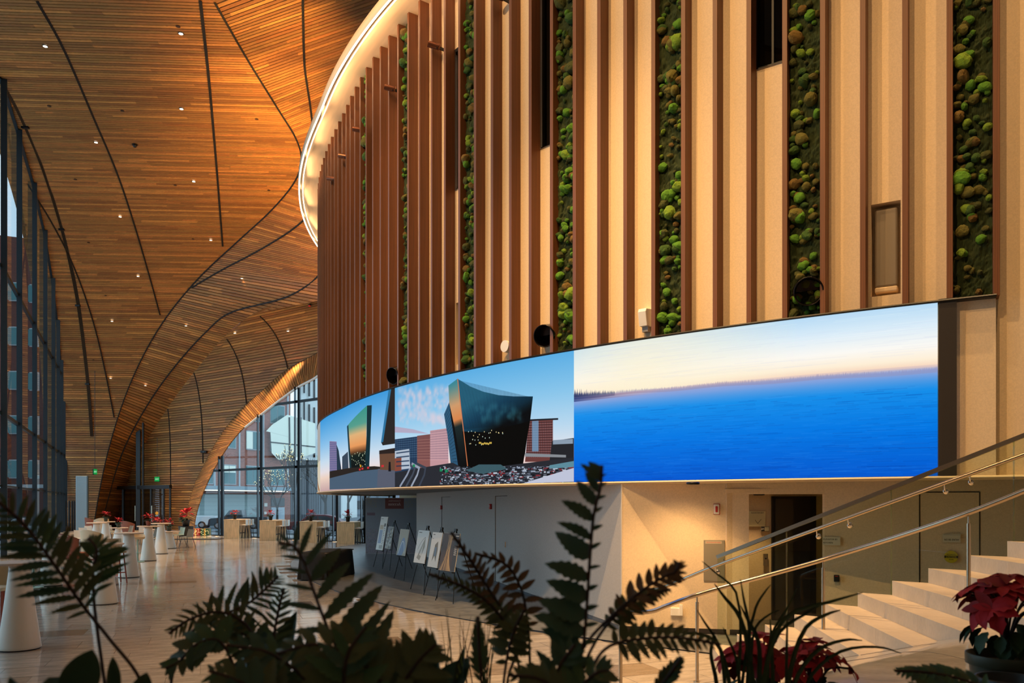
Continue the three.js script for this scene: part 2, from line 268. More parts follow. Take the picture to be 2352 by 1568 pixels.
// ---------------------------------------------------------------- floor
const DC = [16.02, 29.0];                                                              // plan centre of the drum's curve
const rad = (th) => { const q = -2.74 - th; return 22 + (q > 0 ? 2.9 * q * q / (q + 0.1) : 0); };
const drum = (th, dr, y) => { const r = rad(th) + dr; return V(DC[0] + r * Math.cos(th), y, DC[1] + r * Math.sin(th)); };
const drumXD = (th, dr) => { const r = rad(th) + dr; return [DC[0] + r * Math.cos(th), DC[1] + r * Math.sin(th)]; };
const arc = (t0, t1, n, dr) => { const o = []; for (let i = 0; i <= n; i++) o.push(drumXD(t0 + (t1 - t0) * i / n, dr)); return o; };
const TH_R = -1.62, TH_L = -3.56;
const inDrumFloor = (x, d) => { const th = Math.atan2(d - DC[1], x - DC[0]), t = th > 0 ? th - 2 * Math.PI : th; return t > TH_L - 0.3 && t < TH_R && Math.hypot(x - DC[0], d - DC[1]) < rad(Math.max(t, -3.56)) + 0.9; };
const floor = struct('floor', 'polished stone tile floor of the hall');
{
  const slab = prismGeo([[-19, -7], [22, -7], [22, 39.8], [-6, 39.8], [-20.3, 50.6], [-24, 56], [-30.5, 62], [-34.5, 60], [-18.8, 29]], -0.3, -0.012);
  obj('slab', slab, M.grout, floor);
  const W = 0.9, D = 0.6, tiles = [], ca = Math.cos(0.36), sa = Math.sin(0.36);
  const W2side = (x, d) => (x - W2a[0]) * (W2b[1] - W2a[1]) - (d - W2a[1]) * (W2b[0] - W2a[0]);     // > 0 inside the hall
  for (let j = -30; j < 95; j++) for (let i = -60; i < 45; i++) {
    const u = (i + (j % 2 ? 0.5 : 0) + (hash(j, 5) - 0.5) * 0.3) * W, v = j * D, x = u * ca - v * sa, d = u * sa + v * ca;
    if (d < 7.5 || d > 60 || x < W1x(d) - 0.2 || x > 4.6 || Math.abs(x) > d * 0.7 + 2 || inDrumFloor(x, d)) continue;
    if (d > 44 && x > -23.6 && W2side(x, d) < -2) continue;
    if (d > 38 && x > -6 ) continue;
    if (x > 3 && d > 12.2) continue;
    tiles.push([x, d, i, j]);
  }
  tiles.sort((a, b) => a[1] - b[1]);
  const base = new THREE.BoxGeometry(W - 0.004, 0.012, D - 0.004), uvp = base.attributes.uv; for (let k = 0; k < uvp.count; k++) uvp.setXY(k, uvp.getX(k) * 0.5, uvp.getY(k) * 0.33);
  const rest = tileMats.map(() => []);
  tiles.forEach(([x, d, i, j], k) => {
    const h = hash(i, j, 9), mi = h < 0.34 ? 0 : h < 0.62 ? 1 : h < 0.86 ? 2 : h < 0.96 ? 3 : 4, m = new THREE.Matrix4().makeRotationFromEuler(new THREE.Euler((hash(i, j, 1) - 0.5) * 0.007, 0.36, (hash(i, j, 2) - 0.5) * 0.007)).setPosition(x, -0.006, -d);
    if (k < 300) { const t = shade(new THREE.Mesh(base, tileMats[mi])); t.name = 'tile'; t.applyMatrix4(m); floor.add(t); } else rest[mi].push(base.clone().applyMatrix4(m));
  });
  rest.forEach((g, k) => { if (g.length) obj('tile_field', mergeGeometries(g), tileMats[k], floor).userData.kind = 'stuff'; });
}
{ // grey floor under the drum, with a thin metal edge
  const fl = struct('floor', 'grey concrete floor inset under the drum');
  const edge = arc(-1.75, -3.54, 90, 0.85);
  obj('inset', prismGeo([...edge, [-4, 39.4], [15, 39.4], [15, 8]], -0.02, 0.012), M.inset, fl);
  const p = edge.map(([x, d]) => V(x, 0.008, d)); obj('edge_trim', tube(p, 0.007, 6, 120), M.blackMetal, fl);
}

// ---------------------------------------------------------------- the drum: fins, panels, moss, screen
const Y_SCR0 = 2.325, Y_SCR1 = 4.47, Y_FIN = 12.22;
const finTh = []; { let t = -2.05424; while (t > -3.5) { finTh.push(t); t -= 0.0222884 * 22 / rad(t); } }
const MOSS = [0, 4, 8, 12, 17, 22, 27, 32, 37], WIN = [5, 13, 18, 26, 34], NICHE = [2, 18];
const wallDrum = struct('wall_drum', 'curved drum wall of plaster panels between brown timber fins');
function place(m, th, dr, y) { const p = drum(th, dr, y); m.position.copy(p); m.rotation.y = -th + Math.PI / 2 + Math.PI; return m; }   // local +z points out of the drum
const outTurn = (th) => Math.atan2(Math.cos(th), -Math.sin(th));
{
  const finGeo = (() => { const g = rbx(0.07, Y_FIN - Y_SCR1, 0.22, 0.006), p = g.attributes.position, u = new Float32Array(p.count * 2); for (let i = 0; i < p.count; i++) { u[2 * i] = (p.getX(i) + p.getZ(i)) * 2.4; u[2 * i + 1] = p.getY(i) * 0.35; } g.setAttribute('uv', new THREE.BufferAttribute(u, 2)); return g; })();
  finTh.forEach((th) => { const f = obj('fin', finGeo, M.fin, wallDrum); f.position.copy(drum(th, -0.11, (Y_FIN + Y_SCR1) / 2)); f.rotation.y = outTurn(th); });
  const panel = (t0, t1, y0, y1, dr = -0.22, mat = M.plaster, name = 'panel') => { const w = Math.abs(t1 - t0) * 22; return obj(name, gridGeo((u, v) => drum(t0 + (t1 - t0) * u, dr, y0 + (y1 - y0) * v), Math.max(1, Math.round(w / 0.5)), 1, (u, v) => [u * w, v * (y1 - y0)]), mat, wallDrum); };
  for (let i = 0; i < finTh.length - 1; i++) {
    const a = finTh[i], b = finTh[i + 1]; if (MOSS.includes(i)) { panel(a, b, Y_SCR1, Y_FIN, -0.2, M.soil, 'moss_backing'); continue; }
    let cuts = []; if (WIN.includes(i)) cuts.push([8.08, 10.82]); if (NICHE.includes(i)) cuts.push([4.68, 5.88]);
    cuts.sort((p, q) => p[0] - q[0]); let y = Y_SCR1;
    for (const [c0, c1] of cuts) { panel(a, b, y, c0); y = c1; }
    panel(a, b, y, Y_FIN);
    if (NICHE.includes(i)) { // side cheeks and recess of the loudspeaker niche
      const e = (b - a) * 0.14; panel(a, a + e, 4.68, 5.88); panel(b - e, b, 4.68, 5.88); panel(a + e, b - e, 4.68, 5.88, -0.42);
      const q = []; for (const [t, s] of [[a + e, 0], [b - e, 1]]) q.push([drum(t, -0.22, 4.68), drum(t, -0.42, 4.68), drum(t, -0.42, 5.88), drum(t, -0.22, 5.88)]);
      for (const yy of [4.68, 5.88]) q.push([drum(a + e, -0.22, yy), drum(b - e, -0.22, yy), drum(b - e, -0.42, yy), drum(a + e, -0.42, yy)]);
      obj('niche_lining', quadsGeo(q), M.plaster, wallDrum);
    }
    if (WIN.includes(i)) {
      const e = -2.2, q = []; for (const t of [a, b]) q.push([drum(t, -0.2, 8.08), drum(t, e, 8.08), drum(t, e, 10.82), drum(t, -0.2, 10.82)]);       // the room behind the tinted window
      for (const yy of [8.08, 10.82]) q.push([drum(a, -0.2, yy), drum(b, -0.2, yy), drum(b, e, yy), drum(a, e, yy)]); q.push([drum(a, e, 8.08), drum(b, e, 8.08), drum(b, e, 10.82), drum(a, e, 10.82)]);
      obj('window_room', quadsGeo(q), M.greyWall, wallDrum);
      const wp = obj('window_pane', quadsGeo([[drum(a, -0.3, 8.1), drum(b, -0.3, 8.1), drum(b, -0.3, 10.8), drum(a, -0.3, 10.8)]]), M.tintGlass, wallDrum);
      obj('window_frame', [bar(drum(a, -0.29, 8.11), drum(b, -0.29, 8.11), 0.05, 0.05), bar(drum(a, -0.29, 10.79), drum(b, -0.29, 10.79), 0.05, 0.05), bar(drum((a + b) / 2, -0.3, 8.11), drum((a + b) / 2 + 0.00001, -0.3, 10.79), 0.03, 0.03)], M.blackMetal, wp);
    }
  }
  panel(finTh[0] + 0.4, finTh[0], Y_SCR0 - 0.02, 12.3, -0.22);                          // plain plaster to the right of the last fin
  panel(finTh[0], TH_L, 12.2, 13.0, -0.25);
  panel(finTh[0], TH_L, Y_SCR0, Y_SCR1 + 0.02, -0.16, M.darkPanel, 'screen_backing');
  panel(finTh[0], finTh[0] - 0.037, Y_SCR0 - 0.02, Y_SCR1, -0.1);
  const cap = obj('roof_cap', prismGeo([...arc(TH_R, TH_L, 60, 0.3), [14, 39.4], [16, 8]], 12.5, 12.7), M.plaster, wallDrum);
  panel(TH_L, TH_L - 0.001, 0, 12.5);
  // bottom: soffit and the pale lip
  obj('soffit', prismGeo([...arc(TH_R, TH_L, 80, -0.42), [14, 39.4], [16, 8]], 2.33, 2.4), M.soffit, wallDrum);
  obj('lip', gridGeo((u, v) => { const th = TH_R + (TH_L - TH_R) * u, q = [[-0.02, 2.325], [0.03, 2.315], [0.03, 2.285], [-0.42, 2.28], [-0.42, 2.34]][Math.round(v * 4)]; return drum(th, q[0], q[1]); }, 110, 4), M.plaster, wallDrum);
  obj('screen_head', gridGeo((u, v) => { const th = finTh[0] + (TH_L - finTh[0]) * u, q = [[-0.2, Y_SCR1 + 0.02], [0.02, Y_SCR1 + 0.02], [0.02, Y_SCR1 - 0.01], [-0.2, Y_SCR1 - 0.01]][Math.round(v * 3)]; return drum(th, q[0], q[1]); }, 90, 3), M.black, wallDrum);
  // head ring over the fins
  obj('head_ring', gridGeo((u, v) => { const th = TH_R - 0.2 + (TH_L - TH_R + 0.2) * u, q = [[-0.3, Y_FIN], [0.52, Y_FIN], [0.52, 12.1], [0.6, 12.1], [0.62, 12.3], [-0.3, 12.5]][Math.round(v * 5)]; return drum(th, q[0], q[1]); }, 110, 5), M.plaster, wallDrum);
}
{ // light lines of the head ring
  const t0 = -2.2, t1 = TH_L + 0.05, mk = (dr, y, r) => { const p = []; for (let i = 0; i <= 60; i++) p.push(drum(t0 + (t1 - t0) * i / 60, dr, y)); return tube(p, r, 6, 120); };
  const L = thing('cove_light', 'thin glowing double light line around the head of the drum', 'light');
  obj('light_line', mk(0.59, 12.08, 0.02), M.stripGlow, L); obj('light_line', mk(0.47, 12.12, 0.013), M.stripGlow, L);
  const n = 12;
  for (let i = 0; i < n; i++) { const th = t0 + (t1 - t0) * (i + 0.5) / n, len = Math.abs(t1 - t0) / n * 22.5;
    const a = new THREE.RectAreaLight(rgb(1, 0.6, 0.3), LIGHTS.coveStrip, len, 0.06); a.position.copy(drum(th, 0.46, 12.07)); a.lookAt(drum(th, -0.3, 12.2)); scene.add(a); }
  // floodlights standing on the rim, aimed at the vaults
  for (const [th, aim, k] of [[-2.6, [-5.5, 17.5, 17], 0.35], [-2.8, [-7, 17.5, 22], 0.55], [-2.97, [-8.2, 17.5, 26.5], 0.95], [-3.11, [-9.4, 17.4, 30.5], 1.3], [-3.21, [-10.6, 17.2, 34.5], 1.5], [-3.3, [-12, 16.4, 39], 1.6], [-3.39, [-11, 14.8, 42], 1.2]]) {
    const p = drum(th, 0.2, 12.78), s = new THREE.SpotLight(rgb(...AMBER), LIGHTS.uplight * k, 0, 0.7, 0.95, 2); s.position.copy(p).add(new THREE.Vector3(0, 0.1, 0)); s.target.position.copy(V(...aim)); s.castShadow = true; s.shadow.radius = 4; scene.add(s, s.target);
    const T = thing('uplight', 'small amber floodlight standing on top of the drum rim', 'lamp', drum(th, 0.2, 12.7), outTurn(th), 'uplights on the drum rim'); obj('housing', rbx(0.26, 0.12, 0.2, 0.02, 0, 0.06, 0), M.blackMetal, T); obj('lens', bx(0.22, 0.012, 0.16, 0, 0.126, 0), glow(AMBER, 1.5), T);
  }
}
// moss strips
const mossMats = [[0.12, 0.32, 0.015], [0.22, 0.36, 0.02], [0.055, 0.13, 0.012], [0.17, 0.15, 0.02], [0.22, 0.13, 0.02], [0.09, 0.1, 0.015], [0.028, 0.045, 0.008]].map((c, k) => std({ color: rgb(...c), roughness: 0.95, bumpMap: null }));
{
  const bump = dataTex(128, 128, (x, y) => { const k = 255 * (0.6 * noise(x / 3, y / 3, 1, 43, 43) + 0.4 * hash(x, y)); return [k, k, k]; }, false, [3, 3]);
  mossMats.forEach((m) => { m.bumpMap = bump; m.bumpScale = 0.012; });
  const cush = []; for (let k = 0; k < 4; k++) { const g = new THREE.IcosahedronGeometry(1, 3), p = g.attributes.position; for (let i = 0; i < p.count; i++) { const x = p.getX(i), y = p.getY(i), z = p.getZ(i), f = 0.78 + 0.3 * noise(x * 1.6 + 9 * k, y * 1.6, z * 1.6 + 5) + 0.16 * noise(x * 6, y * 6 + k, z * 6); p.setXYZ(i, x * f, y * f, z * f); } g.computeVertexNormals(); cush.push(g); }
  const names = ['at the end of the fins beside plain plaster', 'around a round black fixture over the misty picture', 'above the middle of the misty picture', 'between round black fixture and last tower picture edge', 'beside a tall dark window over the skyscraper picture', 'above the border of street and skyscraper pictures', 'as a thin sliver above the street picture'];
  MOSS.forEach((bay, k) => {
    if (bay + 1 >= finTh.length || k > 6) return;
    const a = finTh[bay], b = finTh[bay + 1], mid = (a + b) / 2, dMid = -drum(mid, 0, 0).z, top = Math.min(Y_FIN - 0.05, EYE + (HZ + 20) / F * dMid), n = k < 5 ? 1 : 0.6;
    const t = thing('moss_panel', 'strip of green cushion moss ' + names[k], 'moss', drum(mid, -0.18, Y_SCR1), outTurn(mid));
    const W = 0.43, H = top - Y_SCR1;
    const bed = obj('moss_bed', gridGeo((u, v) => { const x = (u - 0.5) * W, y = 0.02 + v * (Y_FIN - Y_SCR1 - 0.06); return new THREE.Vector3(x, y, 0.01 + 0.035 * noise(x * 14, y * 14, k) + 0.035 * noise(x * 50, y * 50, k + 3)); }, 22, 380), mossMats[6], t); bed.userData.kind = 'stuff';
    const count = Math.round(H * 27 * n); const clumpy = [];
    for (let i = 0; i < count; i++) {
      const y = 0.06 + rnd() * (H - 0.1), x = rr(-0.19, 0.19), big = rnd(), r = big > 0.93 ? rr(0.085, 0.115) : big > 0.55 ? rr(0.05, 0.08) : rr(0.028, 0.05);
      const region = noise(y * 0.8, k * 5.3 + x * 2), mi = rnd() < 0.12 ? 4 : region > 0.55 ? pick([0, 0, 1, 2, 5]) : pick([3, 3, 5, 1, 2, 0]);
      const m = shade(new THREE.Mesh(pick(cush), mossMats[mi])); m.name = 'moss_cushion'; m.position.set(Math.max(-0.2 + r * 0.7, Math.min(0.2 - r * 0.7, x)), y, 0.06 + r * 0.25); m.scale.set(r * rr(0.95, 1.25), r * rr(0.75, 1), r * rr(0.7, 0.95)); m.rotation.set(rr(-0.4, 0.4), rr(0, 6), rr(-0.4, 0.4)); t.add(m);
    }
  });
}

// ---------------------------------------------------------------- LED screen
function thetaOf(px) { let best = -2.05, e = 1e9; for (let t = -1.9; t > -3.16; t -= 0.0005) { const [x, d] = drumXD(t, 0), q = Math.abs(CX + F * x / d - px); if (q < e) { e = q; best = t; } } return best; }
const arcLen = (a, b) => { let s = 0, n = 60, p = drumXD(a, 0); for (let i = 1; i <= n; i++) { const q = drumXD(a + (b - a) * i / n, 0); s += Math.hypot(q[0] - p[0], q[1] - p[1]); p = q; } return s; };
const screen = thing('led_screen', 'long curved LED screen wrapped around the drum showing city and misty lake pictures', 'screen');
{
  const tEnd = thetaOf(2196), tA = thetaOf(2153), tB = thetaOf(1318), tC = thetaOf(907), tD = -2.935, tE = -3.45;
  const face = (t0, t1, draw, w, h, k, label) => {
    const tex = canvasTex(w, h, draw), len = arcLen(t0, t1), g = gridGeo((u, v) => drum(t0 + (t1 - t0) * u, 0.0, Y_SCR0 + (Y_SCR1 - 0.012 - Y_SCR0) * v), 40, 1, (u, v) => [1 - u, v]);
    const m = obj('display', g, phy({ color: 0x030303, roughness: 1, specularIntensity: 0.1, emissiveMap: tex, emissive: 0xffffff, emissiveIntensity: k }), screen); m.userData.label = label; return m;
  };
  // canvas coordinates of a sight line: u along the arc (0 left of the picture), v down from the top edge
  const mapper = (tl, tr, w, h) => { const tab = []; for (let i = 0; i <= 400; i++) { const t = tl + (tr - tl) * i / 400, [x, d] = drumXD(t, 0); tab.push([CX + F * x / d, i / 400, d]); }
    return (px, py) => { let k = 1; while (k < 400 && tab[k][0] < px) k++; const a = tab[k - 1], b = tab[k], q = (px - a[0]) / (b[0] - a[0]), u = a[1] + (b[1] - a[1]) * q, d = a[2] + (b[2] - a[2]) * q, y = EYE + (HZ - py) * d / F; return [u * w, (Y_SCR1 - y) / (Y_SCR1 - Y_SCR0) * h]; }; };
  const poly = (g, S, pts, fill) => { g.fillStyle = fill; g.beginPath(); pts.forEach((p, i) => { const [x, y] = S(...p); i ? g.lineTo(x, y) : g.moveTo(x, y); }); g.closePath(); g.fill(); };
  const lines = (g, S, a, b, c, d, n, col, w) => { g.strokeStyle = col; g.lineWidth = w; for (let i = 0; i <= n; i++) { const t = i / n, L = (p, q) => [p[0] + (q[0] - p[0]) * t, p[1] + (q[1] - p[1]) * t], [x0, y0] = S(...L(a, b)), [x1, y1] = S(...L(c, d)); g.beginPath(); g.moveTo(x0, y0); g.lineTo(x1, y1); g.stroke(); } };
  // misty lake
  face(tA, tB, (g, w, h) => {
    const S = mapper(tB, tA, w, h), gr = g.createLinearGradient(0, 0, 0, h); [[0, '#b9dcf6'], [0.12, '#dceefa'], [0.24, '#fdfaf4'], [0.32, '#fff0d8'], [0.365, '#f8d6bc'], [0.385, '#8fa9e2'], [0.43, '#52a4ea'], [0.5, '#128eea'], [0.7, '#0079e4'], [1, '#0059d0']].forEach(([o, c]) => gr.addColorStop(o, c)); g.fillStyle = gr; g.fillRect(0, 0, w, h);
    const sx = g.createRadialGradient(w * 0.25, h * 0.33, 10, w * 0.25, h * 0.33, w * 0.45); sx.addColorStop(0, 'rgba(255,244,214,0.9)'); sx.addColorStop(1, 'rgba(255,244,214,0)'); g.fillStyle = sx; g.fillRect(0, 0, w, h * 0.36);
    const shore = (x) => h * (0.35 + 0.035 * x / w + 0.004 * Math.sin(x / 70)); let r = 5; const rn = () => { r = (r * 16807) % 2147483647; return r / 2147483647; };
    for (let x = 0; x < w; x += 4) { const near = Math.max(0, 1 - x / (w * 0.16)), th = (8 + rn() * 14) * (0.5 + near * 1.4), b = shore(x); g.fillStyle = near > 0.05 ? 'rgba(48,58,104,' + (0.55 + 0.4 * near) + ')' : 'rgba(150,140,170,0.55)'; g.beginPath(); g.moveTo(x - 4, b + 12); g.lineTo(x + rn() * 3, b - th); g.lineTo(x + 6, b + 12); g.closePath(); g.fill(); }
    const mist = g.createLinearGradient(0, h * 0.355, 0, h * 0.5); mist.addColorStop(0, 'rgba(170,160,200,0.2)'); mist.addColorStop(0.35, 'rgba(130,160,220,0.75)'); mist.addColorStop(1, 'rgba(30,125,220,0)'); g.fillStyle = mist; g.fillRect(0, h * 0.355, w, h * 0.145);
    const tl = g.createLinearGradient(0, 0, w * 0.3, 0); tl.addColorStop(0, 'rgba(40,60,120,0.75)'); tl.addColorStop(1, 'rgba(255,170,150,0.0)'); g.fillStyle = tl; g.fillRect(0, h * 0.36, w * 0.3, h * 0.03);
    for (let i = 0; i < 900; i++) { const y = h * (0.47 + 0.53 * rn()), x = rn() * w, l = 20 + rn() * 120; g.fillStyle = rn() < 0.5 ? 'rgba(0,40,140,0.12)' : 'rgba(70,160,255,0.10)'; g.fillRect(x, y, l, 1 + rn() * 3); }
    for (let i = 0; i < 260; i++) { g.fillStyle = rn() < 0.5 ? 'rgba(190,205,235,0.10)' : 'rgba(255,255,255,0.10)'; g.fillRect(rn() * w, rn() * h * 0.3, 60 + rn() * 220, 1 + rn() * 3); }
  }, 1600, 600, 1.1, 'misty blue lake at dawn under a pale sky');
  // skyscraper
  face(tB, tC, (g, w, h) => {
    const S = mapper(tC, tB, w, h), gr = g.createLinearGradient(0, 0, 0, h); [[0, '#5fb4ec'], [0.3, '#8fcdf4'], [0.55, '#bfe0f8'], [0.72, '#e6ebf4'], [0.8, '#f2d8d4'], [1, '#f0d0c8']].forEach(([o, c]) => gr.addColorStop(o, c)); g.fillStyle = gr; g.fillRect(0, 0, w, h);
    let r = 11; const rn = () => { r = (r * 16807) % 2147483647; return r / 2147483647; };
    for (let i = 0; i < 240; i++) { const [x, y] = S(915 + rn() * 130, 890 + rn() * 80); const q = 8 + rn() * 34, rg = g.createRadialGradient(x, y, 0, x, y, q); rg.addColorStop(0, 'rgba(240,214,224,0.30)'); rg.addColorStop(1, 'rgba(240,214,224,0)'); g.fillStyle = rg; g.fillRect(x - q, y - q, 2 * q, 2 * q); }
    poly(g, S, [[905, 978], [950, 985], [985, 995], [905, 992]], 'rgba(190,160,185,0.7)');
    poly(g, S, [[907, 1008], [962, 1001], [962, 1120], [907, 1120]], '#28405e'); lines(g, S, [907, 1012], [907, 1050], [962, 1006], [962, 1048], 8, 'rgba(120,160,190,0.6)', 2); lines(g, S, [910, 1008], [960, 1002], [910, 1060], [960, 1060], 10, 'rgba(10,20,40,0.6)', 3);
    poly(g, S, [[958, 1000], [988, 996], [988, 1120], [958, 1120]], '#8d5a56'); lines(g, S, [960, 1000], [987, 997], [960, 1055], [987, 1055], 9, 'rgba(40,30,50,0.65)', 4); lines(g, S, [958, 1010], [958, 1055], [988, 1008], [988, 1055], 7, 'rgba(230,170,150,0.5)', 2);
    poly(g, S, [[988, 988], [1030, 982], [1030, 1120], [988, 1120]], '#c99aa0'); lines(g, S, [990, 990], [1028, 984], [990, 1055], [1028, 1055], 12, 'rgba(70,80,120,0.6)', 4); lines(g, S, [988, 995], [988, 1055], [1030, 990], [1030, 1055], 11, 'rgba(225,175,180,0.8)', 4);
    poly(g, S, [[1216, 962], [1282, 959], [1282, 963], [1216, 966]], '#20242c'); poly(g, S, [[1214, 966], [1270, 963], [1270, 1060], [1206, 1060]], '#6f3f3c'); lines(g, S, [1214, 968], [1269, 966], [1208, 1050], [1269, 1050], 14, 'rgba(150,130,140,0.55)', 4); lines(g, S, [1213, 970], [1208, 1045], [1269, 968], [1269, 1045], 13, 'rgba(50,26,30,0.8)', 4); poly(g, S, [[1222, 966], [1237, 965], [1237, 1036], [1222, 1036]], 'rgba(120,170,210,0.75)');
    poly(g, S, [[1268, 1012], [1318, 1005], [1318, 1060], [1262, 1060]], '#25262c'); poly(g, S, [[1270, 1010], [1316, 1007], [1316, 1018], [1270, 1020]], '#8fa0b4');
    poly(g, S, [[1020, 950], [1032, 922], [1050, 960], [1075, 1086], [1036, 1072], [1028, 1000]], '#0a0d12'); poly(g, S, [[1020, 950], [1032, 922], [1036, 960], [1048, 1040], [1052, 1068], [1036, 1066], [1028, 1000]], '#2f5a7a'); lines(g, S, [1021, 955], [1040, 1060], [1033, 930], [1050, 1060], 16, 'rgba(8,16,24,0.6)', 2);
    // main tower
    const gl = g.createLinearGradient(...S(1040, 880), ...S(1060, 1080)); [[0, '#3f8d9a'], [0.25, '#d6a070'], [0.42, '#e08a50'], [0.5, '#1c2a2c'], [1, '#07090c']].forEach(([o, c]) => gl.addColorStop(o, c)); poly(g, S, [[1030, 884], [1051, 868], [1058, 940], [1075, 1086], [1060, 1074], [1044, 980], [1032, 925]], gl);
    const gb = g.createLinearGradient(...S(1120, 900), ...S(1140, 985)); [[0, '#2c6f8c'], [0.45, '#174a68'], [0.75, '#0f3346'], [0.9, '#0a1a20'], [1, '#06080a']].forEach(([o, c]) => gb.addColorStop(o, c));
    poly(g, S, [[1051, 868], [1080, 886], [1110, 898], [1145, 906], [1180, 909], [1224, 909], [1218, 962], [1208, 1020], [1200, 1075], [1150, 1086], [1075, 1088], [1062, 960]], gb);
    for (let i = 0; i < 60; i++) { const [x, y] = S(1090 + rn() * 110, 930 + rn() * 36); const q = 10 + rn() * 26, rg = g.createRadialGradient(x, y, 0, x, y, q); rg.addColorStop(0, 'rgba(80,170,190,0.16)'); rg.addColorStop(1, 'rgba(80,170,190,0)'); g.fillStyle = rg; g.fillRect(x - q, y - q, 2 * q, 2 * q); }
    lines(g, S, [1055, 872], [1222, 911], [1066, 985], [1214, 972], 58, 'rgba(2,14,26,0.7)', 3); for (let i = 0; i < 11; i++) lines(g, S, [1053 + i, 876 + i * 9.4], [1053 + i, 876 + i * 9.4], [1223 - i * 0.8, 914 + i * 5.2], [1223 - i * 0.8, 914 + i * 5.2], 0, 'rgba(4,20,34,0.6)', 2);
    poly(g, S, [[1062, 990], [1120, 992], [1216, 966], [1206, 1040], [1199, 1072], [1150, 1084], [1075, 1087]], 'rgba(5,6,7,0.97)');
    g.strokeStyle = '#d27a4e'; g.lineWidth = 7; g.beginPath(); [[1051, 868], [1058, 930], [1066, 1000], [1074, 1070]].forEach((p, i) => { const [x, y] = S(...p); i ? g.lineTo(x, y) : g.moveTo(x, y); }); g.stroke();
    for (let i = 0; i < 26; i++) { const [x, y] = S(1072 + rn() * 90, 984 + rn() * 36); g.fillStyle = rn() < 0.4 ? '#ffe9a8' : '#cfe6d8'; g.fillRect(x, y, 5, 6); } for (let i = 0; i < 10; i++) { const [x, y] = S(1100 + i * 3, 1014 + rn() * 3); g.fillStyle = '#ffd860'; g.fillRect(x, y, 7, 10); }
    // streets and roofs at its foot
    poly(g, S, [[907, 1085], [1040, 1062], [1075, 1080], [1318, 1050], [1318, 1112], [907, 1118]], '#2a2c34');
    for (const [q, col] of [[0, '#8f99ad'], [14, '#454d5c'], [26, '#9aa4b6'], [44, '#3c4453']]) { g.strokeStyle = col; g.lineWidth = 16; g.beginPath(); [[918 + q, 1118], [935 + q * 0.9, 1090], [942 + q * 0.8, 1074], [930 + q * 0.6, 1064]].forEach((p, i) => { const [x, y] = S(...p); i ? g.lineTo(x, y) : g.moveTo(x, y); }); g.stroke(); }
    for (let i = 0; i < 900; i++) { const [x, y] = S(1010 + rn() * 300, 1070 + rn() * 42); g.fillStyle = pick(['#9aa6ba', '#10131a', '#6f7786', '#1a1e27', '#3b4250', '#c0cad8', '#8a2c34', '#232833', '#4b5566']); g.fillRect(x, y, 4 + rn() * 26, 3 + rn() * 6); }
    poly(g, S, [[1070, 1080], [1100, 1066], [1150, 1066], [1165, 1076], [1110, 1088]], '#3d5c66'); poly(g, S, [[1200, 1110], [1318, 1074], [1318, 1106]], '#c6cbe0'); poly(g, S, [[1262, 1068], [1318, 1058], [1318, 1072], [1262, 1076]], '#5f8fa0'); poly(g, S, [[1206, 1040], [1300, 1044], [1300, 1050], [1206, 1048]], '#8a8f96');
    for (const [a, b] of [[948, 1066], [1010, 1076], [1022, 1078]]) { const [x, y] = S(a, b); g.fillStyle = '#1f8a5c'; g.fillRect(x, y, 26, 16); }
    poly(g, S, [[907, 1035], [940, 1030], [942, 1075], [907, 1080]], '#b9c6d6'); poly(g, S, [[907, 1052], [922, 1050], [922, 1080], [907, 1082]], '#8a4a3c'); lines(g, S, [910, 1040], [910, 1070], [940, 1036], [940, 1068], 3, 'rgba(30,50,80,0.8)', 8);
  }, 1500, 620, 1.02, 'dark concave glass skyscraper above a snowy street');
  // street
  face(tC, tD, (g, w, h) => {
    const S = mapper(tD, tC, w, h), gr = g.createLinearGradient(0, 0, 0, h); [[0, '#3f9fe4'], [0.35, '#8cc6f2'], [0.6, '#cfe4f6'], [0.74, '#eee6ea'], [0.82, '#f4d9c8'], [1, '#caa']].forEach(([o, c]) => gr.addColorStop(o, c)); g.fillStyle = gr; g.fillRect(0, 0, w, h);
    poly(g, S, [[757, 1012], [773, 1013], [776, 1085], [757, 1085]], '#8b7ea6'); lines(g, S, [757, 1016], [757, 1080], [773, 1017], [774, 1080], 15, 'rgba(60,80,130,0.8)', 5);
    poly(g, S, [[773, 1020], [778, 1034], [785, 1085], [774, 1085]], '#26384c'); poly(g, S, [[786, 1048], [799, 1036], [801, 1085], [786, 1085]], '#3b4a5c');
    const gt = g.createLinearGradient(0, S(820, 945)[1], 0, S(820, 1078)[1]); [[0, '#3f9a8c'], [0.22, '#58a392'], [0.38, '#e8b87e'], [0.58, '#f0a060'], [0.68, '#7a4c2c'], [0.75, '#10201c'], [1, '#0a1012']].forEach(([o, c]) => gt.addColorStop(o, c)); poly(g, S, [[800, 974], [843, 930], [841, 1030], [846, 1072], [803, 1078]], gt);
    poly(g, S, [[800, 974], [797, 978], [803, 1078], [807, 1076]], '#1b3a44'); poly(g, S, [[843, 930], [854, 929], [851, 1000], [848, 1074], [838, 1074], [842, 1000]], '#123038');
    for (let i = 0; i < 5; i++) lines(g, S, [800, 974 + i * 18], [800, 974 + i * 18], [842, 938 + i * 22], [842, 938 + i * 22], 0, 'rgba(20,60,60,0.35)', 3);
    for (let i = 0; i < 26; i++) { const [x, y] = S(806 + hash(i, 1) * 32, 1036 + hash(i, 2) * 34); g.fillStyle = '#e9f4d0'; g.fillRect(x, y, 7, 7); }
    poly(g, S, [[757, 1082], [803, 1074], [860, 1070], [880, 1072], [880, 1080], [757, 1098]], '#2a231f'); poly(g, S, [[757, 1098], [820, 1082], [880, 1076], [907, 1078], [907, 1120], [757, 1124]], '#4b6076'); poly(g, S, [[868, 1076], [907, 1074], [907, 1118], [866, 1118]], '#5a5f70');
